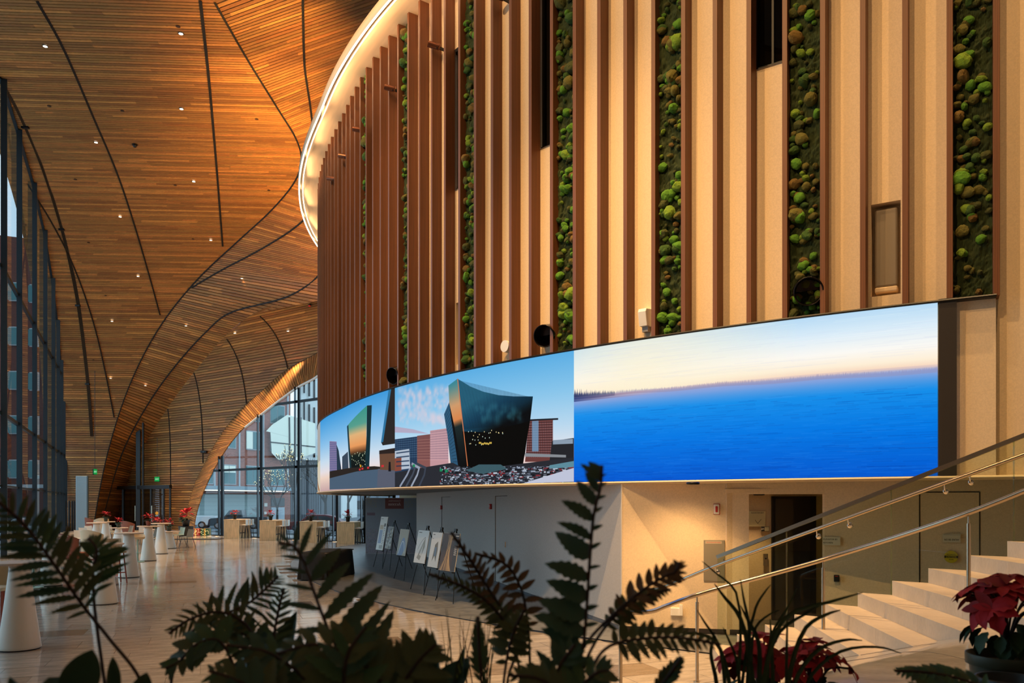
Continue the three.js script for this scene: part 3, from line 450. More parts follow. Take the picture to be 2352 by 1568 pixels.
    lines(g, S, [790, 1112], [790, 1112], [860, 1080], [860, 1080], 0, '#c9a878', 6); lines(g, S, [757, 1100], [757, 1100], [826, 1080], [826, 1080], 0, '#b8c4d4', 8);
    poly(g, S, [[898, 889], [907, 887], [907, 1018], [879, 1022], [876, 1016]], '#2b2827'); poly(g, S, [[893, 891], [899, 889], [880, 1014], [875, 1016]], '#2f77a4');
    poly(g, S, [[871, 1034], [907, 1028], [907, 1080], [873, 1078]], '#6d4c3a'); poly(g, S, [[871, 1034], [907, 1028], [907, 1040], [871, 1042]], '#2c2220'); poly(g, S, [[893, 1060], [897, 1060], [898, 1082], [892, 1082]], '#16141a');
    for (const [a, b] of [[832, 1076], [826, 1078], [878, 1070], [845, 1074]]) { const [x, y] = S(a, b); g.fillStyle = '#d23038'; g.fillRect(x - 10, y - 8, 26, 14); } { const [x, y] = S(828, 1070); g.fillStyle = '#e0a020'; g.fillRect(x - 8, y - 10, 20, 18); }
  }, 1400, 640, 1.02, 'city street with a tall glass tower at dusk');
  // path picture at the far curve
  face(tD, tE, (g, w, h) => {
    g.fillStyle = '#c9d4dc'; g.fillRect(0, 0, w, h); const gr = g.createLinearGradient(0, 0, 0, h * 0.6); gr.addColorStop(0, '#8fc4ea'); gr.addColorStop(1, '#e6e2da'); g.fillStyle = gr; g.fillRect(0, 0, w * 0.75, h * 0.6);
    g.fillStyle = '#b8b6b2'; g.fillRect(w * 0.78, 0, w * 0.22, h * 0.7); g.fillStyle = '#8a6a58'; g.fillRect(w * 0.7, h * 0.05, w * 0.03, h * 0.55); g.fillStyle = '#6f9a2e'; g.beginPath(); g.moveTo(w * 0.2, h); g.lineTo(w * 0.45, h * 0.6); g.lineTo(w * 0.62, h * 0.62); g.lineTo(w * 0.72, h); g.closePath(); g.fill();
    g.fillStyle = '#7c7a78'; g.beginPath(); g.moveTo(w * 0.6, h); g.lineTo(w * 0.58, h * 0.6); g.lineTo(w * 0.7, h * 0.6); g.lineTo(w * 0.86, h); g.closePath(); g.fill(); g.fillStyle = '#e8dcc4'; g.beginPath(); g.moveTo(w * 0.86, h); g.lineTo(w * 0.7, h * 0.6); g.lineTo(w, h * 0.55); g.lineTo(w, h); g.closePath(); g.fill(); g.strokeStyle = '#a46a3c'; g.lineWidth = 18; g.beginPath(); g.moveTo(w * 0.72, h * 0.62); g.lineTo(w * 0.97, h); g.stroke(); g.fillStyle = '#8fb03c'; g.fillRect(w * 0.8, h * 0.45, w * 0.08, h * 0.16);
  }, 900, 256, 0.9, 'garden path between lawns');
  obj('end_panel', gridGeo((u, v) => drum(tA + 0.0004 + (tEnd - tA) * u, 0.005, Y_SCR0 + (Y_SCR1 + 0.03 - Y_SCR0) * v), 3, 1), M.darkPanel, screen);
  const cols = [[(tA + tB) / 2, [0.35, 0.6, 1.0], 5.4, 0.9], [(tB + tC) / 2, [0.45, 0.6, 0.8], 5.2, 0.5], [(tC + tD) / 2, [0.6, 0.65, 0.75], 5.0, 0.5]];
  for (const [t, c, w, k] of cols) { const l = new THREE.RectAreaLight(rgb(...c), k * 0.5, w * 0.8, 1.9); l.position.copy(drum(t, 0.42, (Y_SCR0 + Y_SCR1) / 2)); l.lookAt(drum(t, 5, (Y_SCR0 + Y_SCR1) / 2)); scene.add(l); }
}
// fixtures on the drum
function onDrum(name, label, cat, bay, dr, y, group) { const i = Math.floor(bay), th = finTh[i] + (finTh[i + 1] - finTh[i]) * (bay - i); return thing(name, label, cat, drum(th, dr, y), outTurn(th), group); }
for (const [bay, lab] of [[2.5, 'tall grey column loudspeaker in plaster niche above misty screen picture'], [18.5, 'tall pale column loudspeaker in plaster niche above skyscraper screen picture']]) {
  const s = onDrum('wall_speaker', lab, 'speaker', bay, -0.36, 4.73); obj('cabinet', rbx(0.27, 1.02, 0.14, 0.03, 0, 0.58, 0.02), std({ color: 0x8a7f70, roughness: 0.5, metalness: 0.2 }), s); obj('foot', rbx(0.27, 0.07, 0.17, 0.02, 0, 0.035, 0.02), M.plaster, s);
}
for (const [bay, y, lab] of [[4.5, 4.86, 'round black tubular fixture sunk in the moss above the misty screen picture'], [13.42, 4.84, 'round black tubular fixture on plaster between fin and moss strip'], [23.5, 4.78, 'round black tubular fixture above the street screen picture']]) {
  const s = onDrum('tube_fixture', lab, 'fixture', bay, -0.2, y); const g = new THREE.LatheGeometry([[0.19, 0], [0.19, 0.26], [0.185, 0.275], [0.17, 0.27], [0.165, 0.06], [0.02, 0.02], [0, 0.02]].map((p) => new THREE.Vector2(...p)), 32); g.rotateX(Math.PI / 2); obj('housing', g, std({ color: 0x17110f, roughness: 0.25, metalness: 0.5 }), s).rotation.set(0.25, 0.3, 0);
  obj('reflector', new THREE.CircleGeometry(0.15, 28, 0, Math.PI).translate(0, 0, 0.12), std({ color: 0x3b2f2a, roughness: 0.25, metalness: 0.8 }), s).rotation.set(0.2, 0.3, 0); obj('bracket', bx(0.05, 0.3, 0.06, 0, 0, 0.0), M.black, s);
}
{ const s = onDrum('round_antenna', 'white round disc device on plaster above the skyscraper screen picture', 'device', 15.5, -0.2, 4.78); obj('disc', new THREE.CylinderGeometry(0.105, 0.105, 0.05, 32).rotateX(Math.PI / 2).translate(0, 0, 0.09), M.white, s); obj('mount', bx(0.07, 0.12, 0.08, 0, -0.04, 0.03), M.white, s);
  const b = onDrum('wedge_device', 'small white wedge box on plaster above the misty screen picture', 'device', 9.45, -0.22, 4.7); const sh = new THREE.Shape([[0, 0], [0.13, 0], [0.17, 0.2], [0.15, 0.24], [0, 0.26]].map((p) => new THREE.Vector2(...p))); obj('case', new THREE.ExtrudeGeometry(sh, { depth: 0.12, bevelEnabled: true, bevelSize: 0.01, bevelThickness: 0.01, bevelSegments: 2 }).rotateY(-Math.PI / 2).translate(0.06, 0, 0), M.white, b); obj('bracket', bx(0.1, 0.08, 0.08, 0, -0.05, 0.04), M.greyWall, b); }
[15.5, 19.6, 23.6, 28.1, 31.4, 34.6].forEach((b, k) => { const s = onDrum('spotlight', 'small copper cylinder spotlight poking out between timber fins', 'spotlight', b, -0.2, 10.98, 'spotlights between the fins'); const g = new THREE.LatheGeometry([[0.0, 0], [0.055, 0], [0.06, 0.02], [0.06, 0.24], [0.045, 0.24], [0.04, 0.2], [0, 0.2]].map((p) => new THREE.Vector2(...p)), 18).rotateX(Math.PI / 2 - 0.2); obj('barrel', g.rotateY(-0.5), std({ color: 0x7a4a34, roughness: 0.3, metalness: 0.7 }), s).position.set(0, 0, 0.12); obj('arm', bx(0.03, 0.05, 0.2, 0, -0.02, 0.1), M.black, s); });

// ---------------------------------------------------------------- lower walls under the drum
{
  const wall = struct('wall_grey', 'long grey wall with flush doors under the drum');
  const a = [-3.6, 30], b = [1.72, 12.3], L = (t) => [a[0] + (b[0] - a[0]) * t, a[1] + (b[1] - a[1]) * t];
  const dir = [(b[0] - a[0]), (b[1] - a[1])], len = Math.hypot(...dir), nx = -dir[1] / len, nd = dir[0] / len;          // nx,nd points away from the hall (to the right)
  const tOfPx = (px) => { const k = (px - CX) / F; return (k * a[1] - a[0]) / (dir[0] - k * dir[1]); };
  const slab = (t0, t1, y0, y1, off = 0, th = 0.2, mat = M.greyWall, name = 'wall_panel') => { const p = L(t0), q = L(t1); return obj(name, prismGeo([[p[0] + nx * off, p[1] + nd * off], [q[0] + nx * off, q[1] + nd * off], [q[0] + nx * (off + th), q[1] + nd * (off + th)], [p[0] + nx * (off + th), p[1] + nd * (off + th)]], y0, y1), mat, wall); };
  const doors = [[tOfPx(1014), tOfPx(1034)], [tOfPx(1137), tOfPx(1165)]]; let t = 0; const gap = 0.008 / len * 1.5;
  const heights = [2.16, 2.14];
  doors.forEach(([d0, d1], i) => { slab(t, d0 - gap, 0, 2.33); slab(d0 - gap, d1 + gap, heights[i] + 0.012, 2.33); slab(d0, d1, 0.01, heights[i], 0.02, 0.05, M.greyWall, 'door_leaf'); slab(d0 - gap, d1 + gap, 0, heights[i] + 0.012, 0.12, 0.05, M.black, 'door_shadow_gap'); const h = L(d1 - (d1 - d0) * 0.08); obj('door_handle', bx(0.02, 0.13, 0.03).translate(h[0] - nx * 0.02, 1.02, -(h[1] - nd * 0.02)), M.steel, wall); t = d1 + gap; });
  slab(t, 1, 0, 2.33); slab(0, 1, 0.0, 0.08, -0.008, 0.02, std({ color: 0x56585c, roughness: 0.7 }), 'skirting');
  for (const [px, py, lab] of [[1015, 1165, 'small red fire bell box beside the first flush door'], [1129, 1163, 'red fire alarm strobe beside the second flush door']]) { const p = L(tOfPx(px)), d = p[1], o = thing('fire_alarm', lab, 'alarm', V(p[0] - nx * 0.03, EYE + (HZ - py) / F * d, d), Math.atan2(-nx, nd)); obj('case', rbx(0.1, 0.13, 0.05, 0.01), M.alarmRed, o); obj('lens', rbx(0.05, 0.03, 0.02, 0.008, 0, 0.02, 0.03), M.white, o); }
}
{
  const wall = struct('wall_stair', 'warm cream wall with a recessed doorway behind the stair');
  const A = [1.72, 12.3], B = [3.54, 11.9], C = [4.56, 11.62], D = [15, 7.2];
  const run = (p, q, y0, y1, th = 0.15, mat = M.plaster, name = 'wall_panel') => { const l = Math.hypot(q[0] - p[0], q[1] - p[1]), nx = -(q[1] - p[1]) / l, nd = (q[0] - p[0]) / l; return obj(name, prismGeo([p, q, [q[0] + nx * th, q[1] + nd * th], [p[0] + nx * th, p[1] + nd * th]], y0, y1), mat, wall); };
  run(A, B, 0, 2.33); run(B, C, 2.12, 2.33); run(C, D, 0, 2.33);
  run(A, [A[0] - 0.02, A[1] + 0.3], 0, 2.33, 0.02);
  for (const [p, q] of [[A, B], [C, D]]) run([p[0], p[1] - 0.012], [q[0], q[1] - 0.012], 0, 0.09, 0.02, M.darkPanel, 'skirting');
  // recess behind the opening
  run([3.2, 13.5], [6.2, 13.5], 0, 2.4, 0.1); run([4.56, 11.7], [5.95, 13.5], 0, 2.4, -0.08); run([3.3, 11.95], [3.2, 13.5], 0, 2.4, 0.08); obj('recess_ceiling', prismGeo([[3.2, 11.95], [4.6, 11.65], [6.1, 13.6], [3.2, 13.6]], 2.14, 2.2), M.plaster, wall);
  obj('doorway', bx(0.74, 2.1, 0.06).translate(4.76, 1.05, -13.46), M.black, wall); obj('door_leaf', bx(0.3, 2.06, 0.04).translate(4.58, 1.03, -13.41).applyMatrix4(new THREE.Matrix4()), std({ color: 0x37362f, roughness: 0.15 }), wall);
  obj('glass_door', quadsGeo([[V(5.02, 0.02, 13.4), V(5.1, 0.02, 12.7), V(5.1, 2.1, 12.7), V(5.02, 2.1, 13.4)]]), M.railGlass, wall); obj('door_stile', bar(V(5.1, 0.02, 12.7), V(5.1, 2.1, 12.7), 0.02, 0.02), M.steel, wall);
  const wd = (px) => { const k = (px - CX) / F, t = (k * C[1] - C[0]) / ((D[0] - C[0]) - k * (D[1] - C[1])); return [C[0] + (D[0] - C[0]) * t, C[1] + (D[1] - C[1]) * t]; };
  const wl = (px) => { const k = (px - CX) / F, t = (k * A[1] - A[0]) / ((B[0] - A[0]) - k * (B[1] - A[1])); return [A[0] + (B[0] - A[0]) * t, A[1] + (B[1] - A[1]) * t]; };
  const turnR = Math.atan2(C[1] - D[1], D[0] - C[0]) * -1, turnL = Math.atan2(A[1] - B[1], B[0] - A[0]) * -1;
  // flush door further right, outlined by its joints
  { const p = wd(2112), q = wd(2250); const e = 0.006; for (const [u, v, y0, y1] of [[p, p, 0, 2.14], [q, q, 0, 2.14]]) obj('door_joint', bx(0.012, y1 - y0, 0.012).translate(u[0], (y0 + y1) / 2, -u[1] + 0.002), M.black, wall); obj('door_joint', bar(V(p[0], 2.14, p[1]), V(q[0], 2.14, q[1]), 0.012, 0.014), M.black, wall); }
  const sign = (name, label, cat, pos, turn, w, h, draw, cw, ch, back = M.white, depth = 0.012) => { const o = thing(name, label, cat, pos, turn); obj('plate', bx(w, h, depth, 0, 0, depth / 2), back, o); if (draw) obj('print', new THREE.PlaneGeometry(w * 0.98, h * 0.98).translate(0, 0, depth + 0.002), std({ map: canvasTex(cw, ch, draw), roughness: 0.6 }), o); return o; };
  const txt = (g, s, x, y, size, col, font = 'bold') => { g.fillStyle = col; g.font = font + ' ' + size + 'px sans-serif'; g.textAlign = 'center'; g.textBaseline = 'middle'; g.fillText(s, x, y); };
  const P = (w, py, out = 0.0) => V(w[0], EYE + (HZ - py) / F * w[1], w[1] - out);
  { const w = wl(1640), o = thing('extinguisher_cabinet', 'flush steel fire extinguisher cabinet with red lettering on cream wall', 'cabinet', P(w, 1287, 0.01), turnL); obj('door', rbx(0.31, 0.62, 0.03, 0.006), std({ color: 0x9a9282, roughness: 0.45, metalness: 0.5 }), o); obj('label_strip', new THREE.PlaneGeometry(0.24, 0.04).translate(-0.01, 0.275, 0.017), std({ map: canvasTex(512, 84, (g, a, b) => { g.fillStyle = '#b8a890'; g.fillRect(0, 0, a, b); txt(g, 'FIRE EXTINGUISHER INSIDE', a / 2, b / 2, 34, '#c02018'); }), roughness: 0.6 }), o); obj('latch', rbx(0.015, 0.06, 0.012, 0.004, 0.135, 0, 0.02), M.steel, o); }
  { const w = wl(1645), o = thing('fire_alarm', 'white fire alarm with red side on cream wall above steel cabinet', 'alarm', P(w, 1169, 0.02), turnL); obj('case', rbx(0.08, 0.15, 0.05, 0.01), M.white, o); obj('lens', rbx(0.035, 0.09, 0.02, 0.01, 0, 0, 0.03), M.alarmRed, o); obj('back_plate', bx(0.095, 0.165, 0.012, 0.004, 0, -0.024), M.alarmRed, o); }
  { const w = wl(1553), o = thing('wall_outlet', 'small white box low on cream wall behind the rail', 'outlet', P(w, 1404, 0.02), turnL); obj('case', rbx(0.17, 0.12, 0.05, 0.008), M.white, o); obj('cover', rbx(0.05, 0.17, 0.02, 0.006, 0.07, 0.03, 0.03), M.white, o); }
  sign('door_number', 'small sign with number 01 beside the dark doorway', 'sign', V(4.27, 1.55, 13.44), 0, 0.14, 0.08, (g, a, b) => { g.fillStyle = '#d8d2b4'; g.fillRect(0, 0, a, b); g.fillStyle = '#151515'; g.fillRect(0, 0, a * 0.42, b); txt(g, '01', a * 0.21, b / 2, 58, '#f2efe2'); g.strokeStyle = '#222'; g.lineWidth = 6; g.strokeRect(3, 3, a - 6, b - 6); }, 160, 90);
  sign('wall_print', 'black ELEVATOR B1 KITCHEN lettering on wall right of the doorway', 'sign', P(wd(1908), 1242, 0.03), turnR, 0.24, 0.12, (g, a, b) => { g.fillStyle = '#d8cfba'; g.fillRect(0, 0, a, b); g.fillStyle = '#3a3630'; g.font = 'bold 34px sans-serif'; g.textBaseline = 'middle'; g.fillText('ELEVATOR B1', 6, 34); g.fillText('KITCHEN', 6, 84); }, 260, 120, M.plaster, 0.004);
  sign('wall_print', 'faint pictograms and elevator bay lettering beside the dark doorway', 'sign', V(4.1, 1.72, 13.44), 0, 0.36, 0.26, (g, a, b) => { g.fillStyle = '#d8cfa8'; g.fillRect(0, 0, a, b); txt(g, 'ELEVATOR BAY', a * 0.62, 22, 26, '#3a3630'); g.strokeStyle = '#4a4436'; g.lineWidth = 6; g.beginPath(); g.moveTo(30, 80); g.lineTo(30, 150); g.lineTo(60, 150); g.lineTo(60, 90); g.stroke(); g.beginPath(); g.moveTo(150, 120); g.lineTo(190, 170); g.lineTo(240, 110); g.stroke(); }, 300, 210, M.plaster, 0.003);
  sign('door_print', 'black NO RE-ENTRY lettering on the flush door behind the stair glass', 'sign', P(wd(2183), 1235, 0.03), turnR, 0.22, 0.12, (g, a, b) => { g.fillStyle = '#d8cfba'; g.fillRect(0, 0, a, b); g.fillStyle = '#777'; g.fillRect(10, 12, a - 20, 5); txt(g, 'NO RE-ENTRY', a / 2, 84, 34, '#2a2620'); }, 260, 120, M.plaster, 0.004);
  { const w = wd(2182), o = thing('caution_sticker', 'round yellow CAUTION automatic door sticker on the flush door', 'sticker', P(w, 1278, 0.03), turnR); obj('disc', new THREE.CylinderGeometry(0.085, 0.085, 0.006, 32).rotateX(Math.PI / 2), std({ color: 0xc9b41e, roughness: 0.5 }), o); obj('print', new THREE.CircleGeometry(0.083, 32).translate(0, 0, 0.005), std({ map: canvasTex(256, 256, (g, a, b) => { g.fillStyle = '#d2bc20'; g.fillRect(0, 0, a, b); g.fillStyle = '#1c1a10'; g.fillRect(0, 104, a, 48); txt(g, 'CAUTION', 128, 128, 44, '#d2bc20'); txt(g, 'AUTOMATIC', 128, 78, 30, '#1c1a10'); txt(g, 'DOOR', 128, 186, 30, '#1c1a10'); }), roughness: 0.6 }), o); }
  { const w = wd(1919), o = thing('card_reader', 'small black card reader box on the wall right of the doorway', 'reader', P(w, 1327, 0.04), turnR); obj('case', rbx(0.075, 0.1, 0.04, 0.008), M.black, o); obj('light_bar', bx(0.04, 0.008, 0.006, 0, 0.03, 0.02), M.alarmRed, o); }
  { const o = thing('call_panel', 'slim steel call button panel on recess wall beside the dark doorway', 'panel', V(4.28, 1.03, 13.44), 0); obj('plate', rbx(0.08, 0.2, 0.02, 0.004), M.steel, o); obj('button', cyl(0.012, 0.012, 0.01, 0, 0, 0, 14).rotateX(Math.PI / 2).translate(0, 0.02, 0.014), M.black, o); }
}

// ---------------------------------------------------------------- stair, ramp, railings
const Ln = (n) => [2.59 + 0.279 * (n - 1), 10.4 - 0.244 * (n - 1)];                    // end of riser n at the glass balustrade
const SD = [-0.13, -0.99];
{
  const st = thing('staircase', 'wide pale stone staircase rising past the glass balustrade', 'stairs');
  for (let n = 1; n <= 15; n++) {
    const p = Ln(n), q = Ln(n + 1), len = 4.6, m = 5;
    for (let k = 0; k < m; k++) {
      const s0 = len * k / m + (k ? 0.003 : 0), s1 = len * (k + 1) / m, g = (a, s) => [a[0] + SD[0] * s, a[1] + SD[1] * s];
      const geo = prismGeo([g(p, s0), g(q, s0 + (k ? 0 : 0)), g(q, s1), g(p, s1)], n > 2 ? 0.16 * (n - 2) : 0.001, 0.16 * n), ps = geo.attributes.position, uv = new Float32Array(ps.count * 2); for (let i = 0; i < ps.count; i++) { uv[2 * i] = (ps.getX(i) + ps.getY(i)) * 0.5 + k * 0.3 + n * 0.17; uv[2 * i + 1] = ps.getZ(i) * 0.8 + n * 0.4; } geo.setAttribute('uv', new THREE.BufferAttribute(uv, 2));
      obj('step_block', geo, M.step, st);
    }
  }
  const ramp = struct('floor', 'sloping stone floor that the steps run out into');
  const hgt = (x, d) => { const y = 0.64 + 0.194 * (x - 3.61) - 0.245 * (d - 7.49); return Math.max(-0.1, Math.min(0.95, y)); };
  obj('ramp', gridGeo((u, v) => { const x = -0.5 + 9 * u, d = 2.4 + 7.4 * v; return V(x, hgt(x, d), d); }, 60, 50, (u, v) => [9 * u * 0.5, 7.4 * v * 0.5]), tileMats[0], ramp);
  for (const [x0, d0, x1, d1] of [[1.6, 8.6, 3.3, 4.6], [2.9, 7.6, 4.2, 4.4]]) { const o = []; for (let i = 0; i <= 8; i++) { const x = x0 + (x1 - x0) * i / 8, d = d0 + (d1 - d0) * i / 8; o.push(V(x, hgt(x, d) + 0.001, d)); } obj('joint', tube(o, 0.0015, 4), M.grout, ramp); }
}
{
  const R = thing('stair_railing', 'slim metal tube handrail on posts at the open side of the stair', 'railing');
  const q = [V(1.06, 0.9, 7.9), V(1.45, 0.87, 8.25), V(1.62, 0.9, 8.42), V(2.06, 0.97, 8.86), V(3.33, 1.385, 8.52), V(4.3, 1.9, 7.5), V(4.75, 2.2, 7.0)];
  const c = new THREE.CatmullRomCurve3(q, false, 'centripetal'); obj('handrail', new THREE.TubeGeometry(c, 90, 0.024, 12), M.steel, R); obj('end_cap', new THREE.SphereGeometry(0.024, 10, 8).translate(q[0].x, q[0].y, q[0].z), M.steel, R);
  for (const [x, y0, y1, d] of [[1.08, 0, 0.88, 7.92], [2.06, 0, 0.95, 8.86], [3.33, 0.48, 1.36, 8.52], [4.3, 0.96, 1.86, 7.5]]) { const o = obj('post', cyl(0.019, 0.019, y1 - y0 - 0.06, x, (y0 + y1) / 2 - 0.03, -d), M.steel, R); obj('stem', cyl(0.009, 0.009, 0.07, x, y1 - 0.03, -d, 10), M.steel, o); obj('base_plate', cyl(0.04, 0.04, 0.012, x, y0 + 0.006, -d), M.steel, o); }
  const G = thing('glass_balustrade', 'clear glass balustrade with flat cap rail along the stair', 'balustrade');
  const line = (t) => [2.59 + 0.751 * t, 10.4 - 0.659 * t], top = (t) => 1.29 + (t - 0.1) * 0.41, bot = (t) => Math.max(0, 0.43 * t - 0.25);
  let t0 = 0.1; for (const t1 of [1.02, 2.22, 3.4, 4.8]) { const a = line(t0), b = line(t1); obj('pane', quadsGeo([[V(a[0], bot(t0), a[1]), V(b[0], bot(t1), b[1]), V(b[0], top(t1), b[1]), V(a[0], top(t0), a[1])]]), M.railGlass, G); obj('pane_edge', bar(V(b[0], bot(t1), b[1]), V(b[0], top(t1), b[1]), 0.012, 0.012), M.railGlass, G); t0 = t1 + 0.008; }
  { const a = line(0.1), b = line(4.8); obj('cap_rail', bar(V(a[0], top(0.1), a[1]), V(b[0], top(4.8), b[1]), 0.05, 0.045), M.steel, G); }
  const off = (t, y, o = 0.1) => { const a = line(t); return V(a[0] - 0.659 * o, y, a[1] - 0.751 * o); }, hy = (t) => 1.17 + (t - 0.1) * 0.385;
  obj('handrail', new THREE.TubeGeometry(new THREE.CatmullRomCurve3([off(-0.95, 0.8), off(-0.75, 0.82), off(0.1, hy(0.1)), off(2.4, hy(2.4)), off(4.8, hy(4.8))], false, 'centripetal'), 80, 0.022, 12), M.steel, G);
  for (const t of [0.12, 1.42, 1.78, 2.78, 3.02, 3.75]) { const b = obj('bracket', tube([off(t, hy(t) - 0.01, 0.1), off(t, hy(t) - 0.07, 0.08), off(t, hy(t) - 0.085, 0.02)], 0.007, 8), M.chrome, G); const c2 = off(t, hy(t) - 0.085, 0.03); obj('rosette', new THREE.SphereGeometry(0.034, 16, 12).scale(1, 1, 0.5).translate(c2.x, c2.y, c2.z), M.chrome, b); }
}

// ---------------------------------------------------------------- glass walls
{
  const w = struct('window_1', 'tall glass wall with dark steel fins along the left side');
  const ds = [2, 11, 20, 29, 33, 38.2, 43, 47.4, 50.6, 53, 54.8, 56.2], topY = (d) => { let y = 17; for (const p of prof) { if (p[1] + TILT * (W1x(d) + 15) <= d) y = p[0]; } return y - 0.06; };
  for (let i = 0; i < ds.length; i++) {
    const d = ds[i], x = W1x(d), y = topY(d); obj('mullion', bx(0.2, y, 0.08).applyMatrix4(new THREE.Matrix4().makeRotationY(0.45)).translate(x + 0.1, y / 2, -d), M.frame, w);
    if (i) { const e = ds[i - 1], q = topY(e), xe = W1x(e); const lv = [0, 2.6, 5.25, 10.6, 99];
      for (let k = 0; k < 4; k++) { const a0 = lv[k], a1 = Math.min(lv[k + 1], q), b1 = Math.min(lv[k + 1], y); if (a0 > Math.min(q, y)) continue; obj('pane', quadsGeo([[V(xe, a0, e), V(x, a0, d), V(x, b1, d), V(xe, a1, e)]]), M.glass, w); if (k && a0 < y) obj('transom', bar(V(xe, a0, e), V(x, a0, d), 0.12, k === 1 ? 0.08 : 0.14), M.frame, w); }
      obj('head_rail', bar(V(xe, q, e), V(x, y, d), 0.12, 0.1), M.frame, w); }
  }
  const w2 = struct('window_2', 'arched street glazing with black mullions');
  const tOf = (px) => hit2(px, 1200).t, cb = curve(C4), cp = cb.getPoints(200).map((p) => [(p.x - W2a[0]) / (W2b[0] - W2a[0]), p.y]).sort((a, b) => a[0] - b[0]), arch = (t) => lerpList(cp, t) - 0.02;
  const cols = [447, 511, 601, 687, 775, 840, 905].map(tOf);
  for (let i = 0; i < cols.length; i++) {
    const t = cols[i], y = arch(t), p = W2(t, 0); if (i) { obj('mullion', bx(0.13, y, 0.22).translate(p.x, y / 2, p.z), M.blackMetal, w2); const s = W2(t - 0.028, 0); obj('mullion_fin', bx(0.04, y, 0.3).translate(s.x, y / 2, s.z + 0.1), M.blackMetal, w2); }
    if (i) { const t0 = cols[i - 1], n = 8; for (const [y0, y1] of [[0, 3.9], [3.9, 7.4], [7.4, 30]]) { const q = []; for (let k = 0; k < n; k++) { const a = t0 + (t - t0) * k / n, b = t0 + (t - t0) * (k + 1) / n, ya = arch(a), yb = arch(b); if (Math.max(ya, yb) <= y0) continue; q.push([W2(a, Math.min(y0, ya)), W2(b, Math.min(y0, yb)), W2(b, Math.min(y1, yb)), W2(a, Math.min(y1, ya))]); } if (q.length) obj('pane', quadsGeo(q), M.glass, w2); } }
  }
  for (const y of [3.9, 7.4]) { let t0 = cols[0]; for (const [t, yy] of cp) if (yy > y) { t0 = t; break; } obj('transom', bar(W2(t0, y), W2(cols[6], y), 0.12, 0.13), M.blackMetal, w2); }
  { let a = W2(cols[0], 0), b = W2(cols[6], 0); obj('sill', bar(a, b, 0.14, 0.08), M.blackMetal, w2); }
}
{ // street entrance in front of the dark vault
  const o = struct('door_1', 'black framed glass entrance doors under the dark timber vault');
  const f = (px, py, n = 1.0) => { const kx = (px - CX) / F, dd = (a, nn) => a; const u = (kx * (O3[1] - n * N3[1]) - O3[0] + n * N3[0]) / (R3[0] - kx * R3[1]); const d = O3[1] + u * R3[1] - n * N3[1]; return V(O3[0] + u * R3[0] - n * N3[0], EYE + (HZ - py) / F * d, d); };
  const H = f(330, 1125).y; const foot = (px) => { const p = f(px, 1200); return V(p.x, 0, -p.z); };
  const beam = [f(266, 1120), f(392, 1128)]; obj('header', bar(beam[0], beam[1].clone().setY(beam[0].y), 0.2, 0.26), M.black, o);
  for (const [px, w, top] of [[283, 0.12, 3.0], [318, 0.3, 9.2], [329, 0.08, 9], [347, 0.1, 3.0], [376, 0.12, 3.0], [391, 0.1, 3.0]]) { const p = foot(px); obj('frame_post', bx(w, top, 0.14).translate(p.x, top / 2, p.z), M.black, o); }
  for (const [a, b] of [[285, 316], [331, 346], [348, 375]]) { const p = f(a, 1200), q = f(b, 1200); obj('pane', quadsGeo([[V(p.x, 0.02, -p.z), V(q.x, 0.02, -q.z), V(q.x, 2.95, -q.z), V(p.x, 2.95, -p.z)]]), M.greyGlass, o); }
  for (const px of [313, 351]) { const p = foot(px); obj('pull_handle', bx(0.05, 1.1, 0.06).translate(p.x, 1.2, p.z + 0.16), M.steel, o); }
  { const p = f(362, 1178); const st = thing('door_sticker', 'round yellow and blue sticker on the glass entrance door', 'sticker', p.clone().add(new THREE.Vector3(0, 0, 0.12)), A3 * 0); obj('disc', new THREE.CylinderGeometry(0.11, 0.11, 0.01, 20).rotateX(Math.PI / 2), std({ color: 0xe0a01c, roughness: 0.5 }), st); obj('lower_label', bx(0.2, 0.08, 0.01, 0, -0.17, 0), std({ color: 0x7f9aa8, roughness: 0.5 }), st); }
}

// ---------------------------------------------------------------- ceiling fittings
const down = (p, target, I, label, group, cone = 0.55) => {
  const o = thing('downlight', label, 'downlight', p, 0, group);
  obj('trim_ring', new THREE.TorusGeometry(0.075, 0.018, 8, 20).rotateX(Math.PI / 2), M.blackMetal, o); obj('lens', cyl(0.07, 0.07, 0.03, 0, 0.0, 0, 18), M.spotGlow, o);
  const s = new THREE.SpotLight(rgb(...WARM), I, 0, cone, 0.8, 2); s.position.copy(p).add(new THREE.Vector3(0, -0.06, 0)); s.target.position.copy(target); s.castShadow = true; s.shadow.radius = 3; scene.add(s, s.target); return o;
};
for (const [px, py] of [[106, 103], [417, 74], [418, 247], [222, 324], [446, 414], [277, 495], [485, 549], [318, 632], [258, 735], [255, 866]]) { const h = hit1(px, py), p = S1(h.X, h.s).add(new THREE.Vector3(0, -0.07, 0.05)); down(p, V(p.x, 0, -p.z - 0.5), LIGHTS.downlight, 'small recessed downlight glowing in the main timber vault', 'downlights in the main vault'); }
for (const [px, py] of [[431, 747], [558, 641], [337, 882]]) { // on the arch vault
  const ca = curve(C1), cb = curve(E1); let best = null; for (let i = 0; i <= 300; i++) for (let j = 0; j <= 20; j++) { const p = ca.getPoint(i / 300).lerp(cb.getPoint(i / 300), j / 20), e = Math.hypot(CX + F * p.x / -p.z - px, HZ - F * (p.y - EYE) / -p.z - py); if (!best || e < best[0]) best = [e, p]; }
  const p = best[1].add(new THREE.Vector3(0, -0.08, 0.06)); down(p, V(p.x, 0, -p.z - 1), LIGHTS.downlight, 'small recessed downlight glowing in the timber arch leg', 'downlights in the arch');
}
